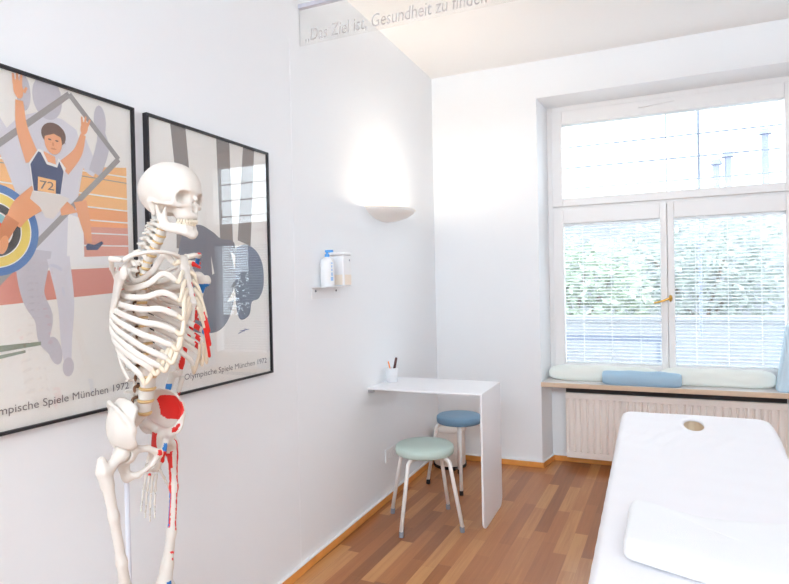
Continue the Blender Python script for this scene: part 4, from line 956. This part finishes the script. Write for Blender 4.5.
# ---- pelvis
PX = -0.03
def hip_f(s):
    def f(P):
        x, y, z = P[0] - PX, P[1] * s, P[2]; Q = (x, y, z)
        shell = np.abs(ell(Q, (0.012, 0.004, 0.072), (0.088, 0.128, 0.100))) - 0.0038
        d = smax(shell, -(y - 0.052), 0.006); d = smax(d, -(z - 0.012), 0.008); d = smax(d, ell(Q, (-0.006, 0.09, 0.075), (0.083, 0.075, 0.077)), 0.005); d = smax(d, -(x + 0.075), 0.004); d = smax(d, x - 0.058, 0.004)
        d = smin(d, chain(Q, [(0.054, 0.112, 0.072, 0.0085), (0.044, 0.124, 0.098, 0.0068), (0.015, 0.128, 0.128, 0.0066), (-0.028, 0.108, 0.140, 0.0068), (-0.062, 0.070, 0.124, 0.0075), (-0.076, 0.048, 0.092, 0.0085)], 0.006), 0.007)
        d = smin(d, chain(Q, [(-0.070, 0.045, 0.086, 0.011), (-0.045, 0.062, 0.052, 0.013), (-0.018, 0.082, 0.028, 0.014)], 0.01), 0.012)
        d = smin(d, chain(Q, [(0.051, 0.108, 0.066, 0.007), (0.040, 0.104, 0.040, 0.007), (0.020, 0.094, 0.022, 0.012)], 0.008), 0.01)
        d = smin(d, ell(Q, (0.0, 0.080, 0.0), (0.033, 0.028, 0.034)), 0.010)
        d = smin(d, chain(Q, [(0.020, 0.070, 0.006, 0.012), (0.042, 0.040, 0.004, 0.0085), (0.056, 0.010, -0.014, 0.0105)], 0.008), 0.008)
        d = smin(d, chain(Q, [(0.054, 0.009, -0.022, 0.0095), (0.042, 0.020, -0.045, 0.007), (0.010, 0.042, -0.072, 0.008), (-0.018, 0.056, -0.078, 0.013)], 0.008), 0.008)
        d = smin(d, chain(Q, [(-0.012, 0.074, -0.016, 0.018), (-0.022, 0.066, -0.048, 0.014), (-0.020, 0.058, -0.076, 0.0145)], 0.01), 0.01)
        return smax(d, -ell(Q, (0.003, 0.106, -0.001), (0.0265, 0.030, 0.0265)), 0.004)
    return f
def hip_paint(s):
    def f(c, n):
        if s < 0: return 1 if (c.z < -0.005 and c.x > -0.005 and n.x > 0.5 and c.z > -0.02 and abs(c.y) < 0.02) else 0
        x = c.x - PX
        if n.y < -0.1 and 0.052 < c.z < 0.128 and ell((x, c.y, c.z), (0.012, 0.10, 0.090), (0.050, 0.06, 0.045)) < 0 and x > -0.03: return 1
        if n.y < -0.3 and -0.03 < c.z < 0.022 and -0.03 < x < 0.0: return 1
        if x > 0.046 and n.x > 0.2 and c.z < 0.004 and c.y < 0.03: return 2 if c.z > -0.014 else 1
        if 0.03 < x < 0.052 and 0.02 < c.z < 0.045 and n.x > 0.3: return 1
        return 0
    return f
for s in (1, -1):
    y0, y1 = sorted((0.0, 0.145 * s))
    at(bone('hip_bone', hip_f(s), (PX - 0.095, y0 - 0.002, -0.10), (PX + 0.085, y1 + 0.002, 0.155), 0.0032, SK, paint=hip_paint(s))); SK.children[-1].scale = (0.94, 0.93, 1); SK.children[-1].rotation_euler = (0, 0, math.radians(-21 if s < 0 else -8)); SK.children[-1].location.x -= 0.004
def sac_f(P):
    ya = np.abs(P[1]); d = None
    for (a, b, w, w2) in (((PX - 0.010, 0, 0.092), (PX - 0.045, 0, 0.060), 0.044, 0.036), ((PX - 0.045, 0, 0.060), (PX - 0.070, 0, 0.020), 0.036, 0.020), ((PX - 0.070, 0, 0.020), (PX - 0.064, 0, -0.012), 0.016, 0.009), ((PX - 0.064, 0, -0.012), (PX - 0.050, 0, -0.030), 0.008, 0.004)):
        k = 0.32; c = cap((P[0], P[1] * k, P[2]), a, b, w * k, w2 * k); d = c if d is None else smin(d, c, 0.006)
    for z, x, y in ((0.070, -0.030, 0.020), (0.048, -0.048, 0.018), (0.028, -0.060, 0.015), (0.010, -0.064, 0.011)):
        d = smax(d, -cap((P[0], ya, P[2]), (PX + x + 0.02, y, z - 0.004), (PX + x - 0.004, y, z + 0.004), 0.0034), 0.003)
    return d
at(bone('sacrum', sac_f, (PX - 0.10, -0.06, -0.045), (PX + 0.02, 0.06, 0.125), 0.0032, SK))
d = bpy.data.objects.new('intervertebral_disc', md); COL.objects.link(d); d.parent = SK; at(d, -0.028, 0, 0.0955, (0, 0.3, 0)); d.scale = (0.0168, 0.0228, 0.005)
at(obj('pubic_symphysis', fix(add_ball(B(), (PX + 0.056, 0, -0.017), (0.008, 0.005, 0.014), 0, 14)), M_cart, SK, smooth=True))
# ---- legs
for s in (1, -1):
    KN = (PX + 0.008, 0.078 * s, -0.455)
    def fem_f(P, s=s):
        Q = (P[0], P[1] * s, P[2]); k = (KN[0], KN[1] * s, KN[2])
        d = ell(Q, (PX + 0.003, 0.098, -0.001), (0.0245, 0.0245, 0.0245)); d = smin(d, cap(Q, (PX + 0.002, 0.104, -0.004), (PX - 0.004, 0.140, -0.032), 0.0145, 0.017), 0.008)
        d = smin(d, chain(Q, [(PX - 0.012, 0.158, -0.006, 0.0125), (PX - 0.008, 0.158, -0.035, 0.018), (PX - 0.004, 0.148, -0.070, 0.0165)], 0.01), 0.01)
        d = smin(d, ell(Q, (PX - 0.020, 0.134, -0.055), (0.010, 0.010, 0.012)), 0.008)
        d = smin(d, chain(Q, [(PX - 0.004, 0.150, -0.060, 0.0165), (PX + 0.006, 0.137, -0.16, 0.0135), (PX + 0.010, 0.116, -0.29, 0.0135), (PX + 0.006, 0.096, -0.385, 0.0175), (PX + 0.004, 0.084, -0.43, 0.024)], 0.014), 0.012)
        for o in (-1, 1): d = smin(d, ell(Q, (k[0] - 0.006, k[1] + o * 0.022, k[2]), (0.031, 0.019, 0.025)), 0.012)
        return smax(d, -ell(Q, (k[0] - 0.03, k[1], k[2] - 0.012), (0.022, 0.008, 0.02)), 0.005)
    def fem_paint(c, n, s=s):
        if s < 0: return 0
        yc = float(np.interp(-c.z, [0.06, 0.16, 0.29, 0.385], [0.150, 0.137, 0.116, 0.096])); xc = float(np.interp(-c.z, [0.06, 0.16, 0.27], [PX - 0.004, PX + 0.006, PX + 0.010]))
        a = math.atan2(c.y - yc, c.x - xc)
        if -0.285 < c.z < -0.015 and -0.18 < a < 0.22: return 1
        if -0.275 < c.z < -0.055 and -2.0 < a < -1.40: return 1 if c.z > -0.17 or a > -1.7 else 2
        if -0.10 < c.z < -0.05 and -1.40 < a < -0.95: return 1
        for y, z in ((0.098, -0.345), (0.107, -0.348), (0.100, -0.365)):
            if n.x > 0 and (c.y - y) ** 2 + (c.z - z) ** 2 < 0.0042 ** 2: return 1
        if c.z < -0.425 and c.z > -0.44 and n.x > 0.3 and 0.07 < c.y < 0.085: return 2
        return 0
    y0, y1 = sorted((0.03 * s, 0.185 * s))
    at(bone('femur', fem_f, (PX - 0.06, y0, -0.49), (PX + 0.06, y1, 0.035), 0.0034, SK, paint=fem_paint), -0.004 if s < 0 else -0.012)
    def tib_f(P, s=s):
        Q = (P[0], P[1] * s, P[2]); kx = KN[0]
        d = ell(Q, (kx - 0.002, 0.078, -0.495), (0.026, 0.037, 0.016)); d = smin(d, chain(Q, [(kx, 0.078, -0.505, 0.024), (kx + 0.004, 0.076, -0.56, 0.0150), (kx, 0.075, -0.68, 0.0115), (kx - 0.004, 0.075, -0.80, 0.0150), (kx - 0.004, 0.073, -0.825, 0.018)], 0.012), 0.012)
        return d
    at(bone('tibia', tib_f, (PX - 0.05, min(0.03 * s, 0.125 * s), -0.85), (PX + 0.05, max(0.03 * s, 0.125 * s), -0.47), 0.0045, SK))
    bm = add_tube(B(), crom([(PX - 0.012, 0.113 * s, -0.515), (PX - 0.008, 0.112 * s, -0.57), (PX - 0.006, 0.106 * s, -0.70), (PX - 0.002, 0.103 * s, -0.845)], 6), [0.0095] * 3 + [0.0060] * 13 + [0.0095] * 3, 10); at(obj('fibula', bm, M_bone, SK, smooth=True))
    def foot_f(P, s=s):
        Q = (P[0], P[1] * s, P[2]); d = chain(Q, [(PX - 0.055, 0.080, -0.895, 0.020), (PX - 0.01, 0.080, -0.865, 0.020), (PX + 0.03, 0.080, -0.868, 0.017)], 0.012)
        for t in range(5):
            y = 0.060 + 0.013 * t; L = 0.155 - 0.012 * t; d = smin(d, chain(Q, [(PX + 0.03, 0.070 + 0.007 * t, -0.872, 0.010), (PX + 0.085, y, -0.893, 0.0075), (PX + L, y, -0.900, 0.0065 if t else 0.009)], 0.004), 0.003)
        return d
    at(bone('foot', foot_f, (PX - 0.085, min(0.045 * s, 0.13 * s), -0.925), (PX + 0.17, max(0.045 * s, 0.13 * s), -0.835), 0.0042, SK))
# ---- stand
bm = add_tube(B(), [(-0.10, 0, 0.085), (-0.10, 0, 0.955 + 0.02)], 0.007, 14)
obj('stand_pole', bm, mat('pole_enamel', (222, 222, 230), 0.35), SK, smooth=True)['label'] = 'thin pale grey pole'
obj('pole_clamp', add_tube(B(), [(-0.10, 0, 0.965), (-0.088, 0, 0.968)], 0.012, 12), M_steel, SK)
bs = obj('stand_base', add_lathe(B(), [(0, 0.05), (0.035, 0.05), (0.035, 0.085), (0.02, 0.10), (0, 0.10)], (-0.10, 0, 0), 24), M_white, SK)
for k in range(5):
    a = 2 * PI * k / 5 + PI; c, s = math.cos(a), math.sin(a); L = 0.12 if k == 0 else 0.26
    lg = obj('stand_leg', add_tube(B(), [(-0.10 + 0.02 * c, 0.02 * s, 0.068), (-0.10 + L * c, L * s, 0.052)], 0.014, 10), M_white, bs)
    bm = add_tube(B(), [(-0.10 + L * c - 0.010 * s, L * s + 0.010 * c, 0.025), (-0.10 + L * c + 0.010 * s, L * s - 0.010 * c, 0.025)], 0.025, 16)
    lg2 = obj('caster', bm, M_dark, bs)
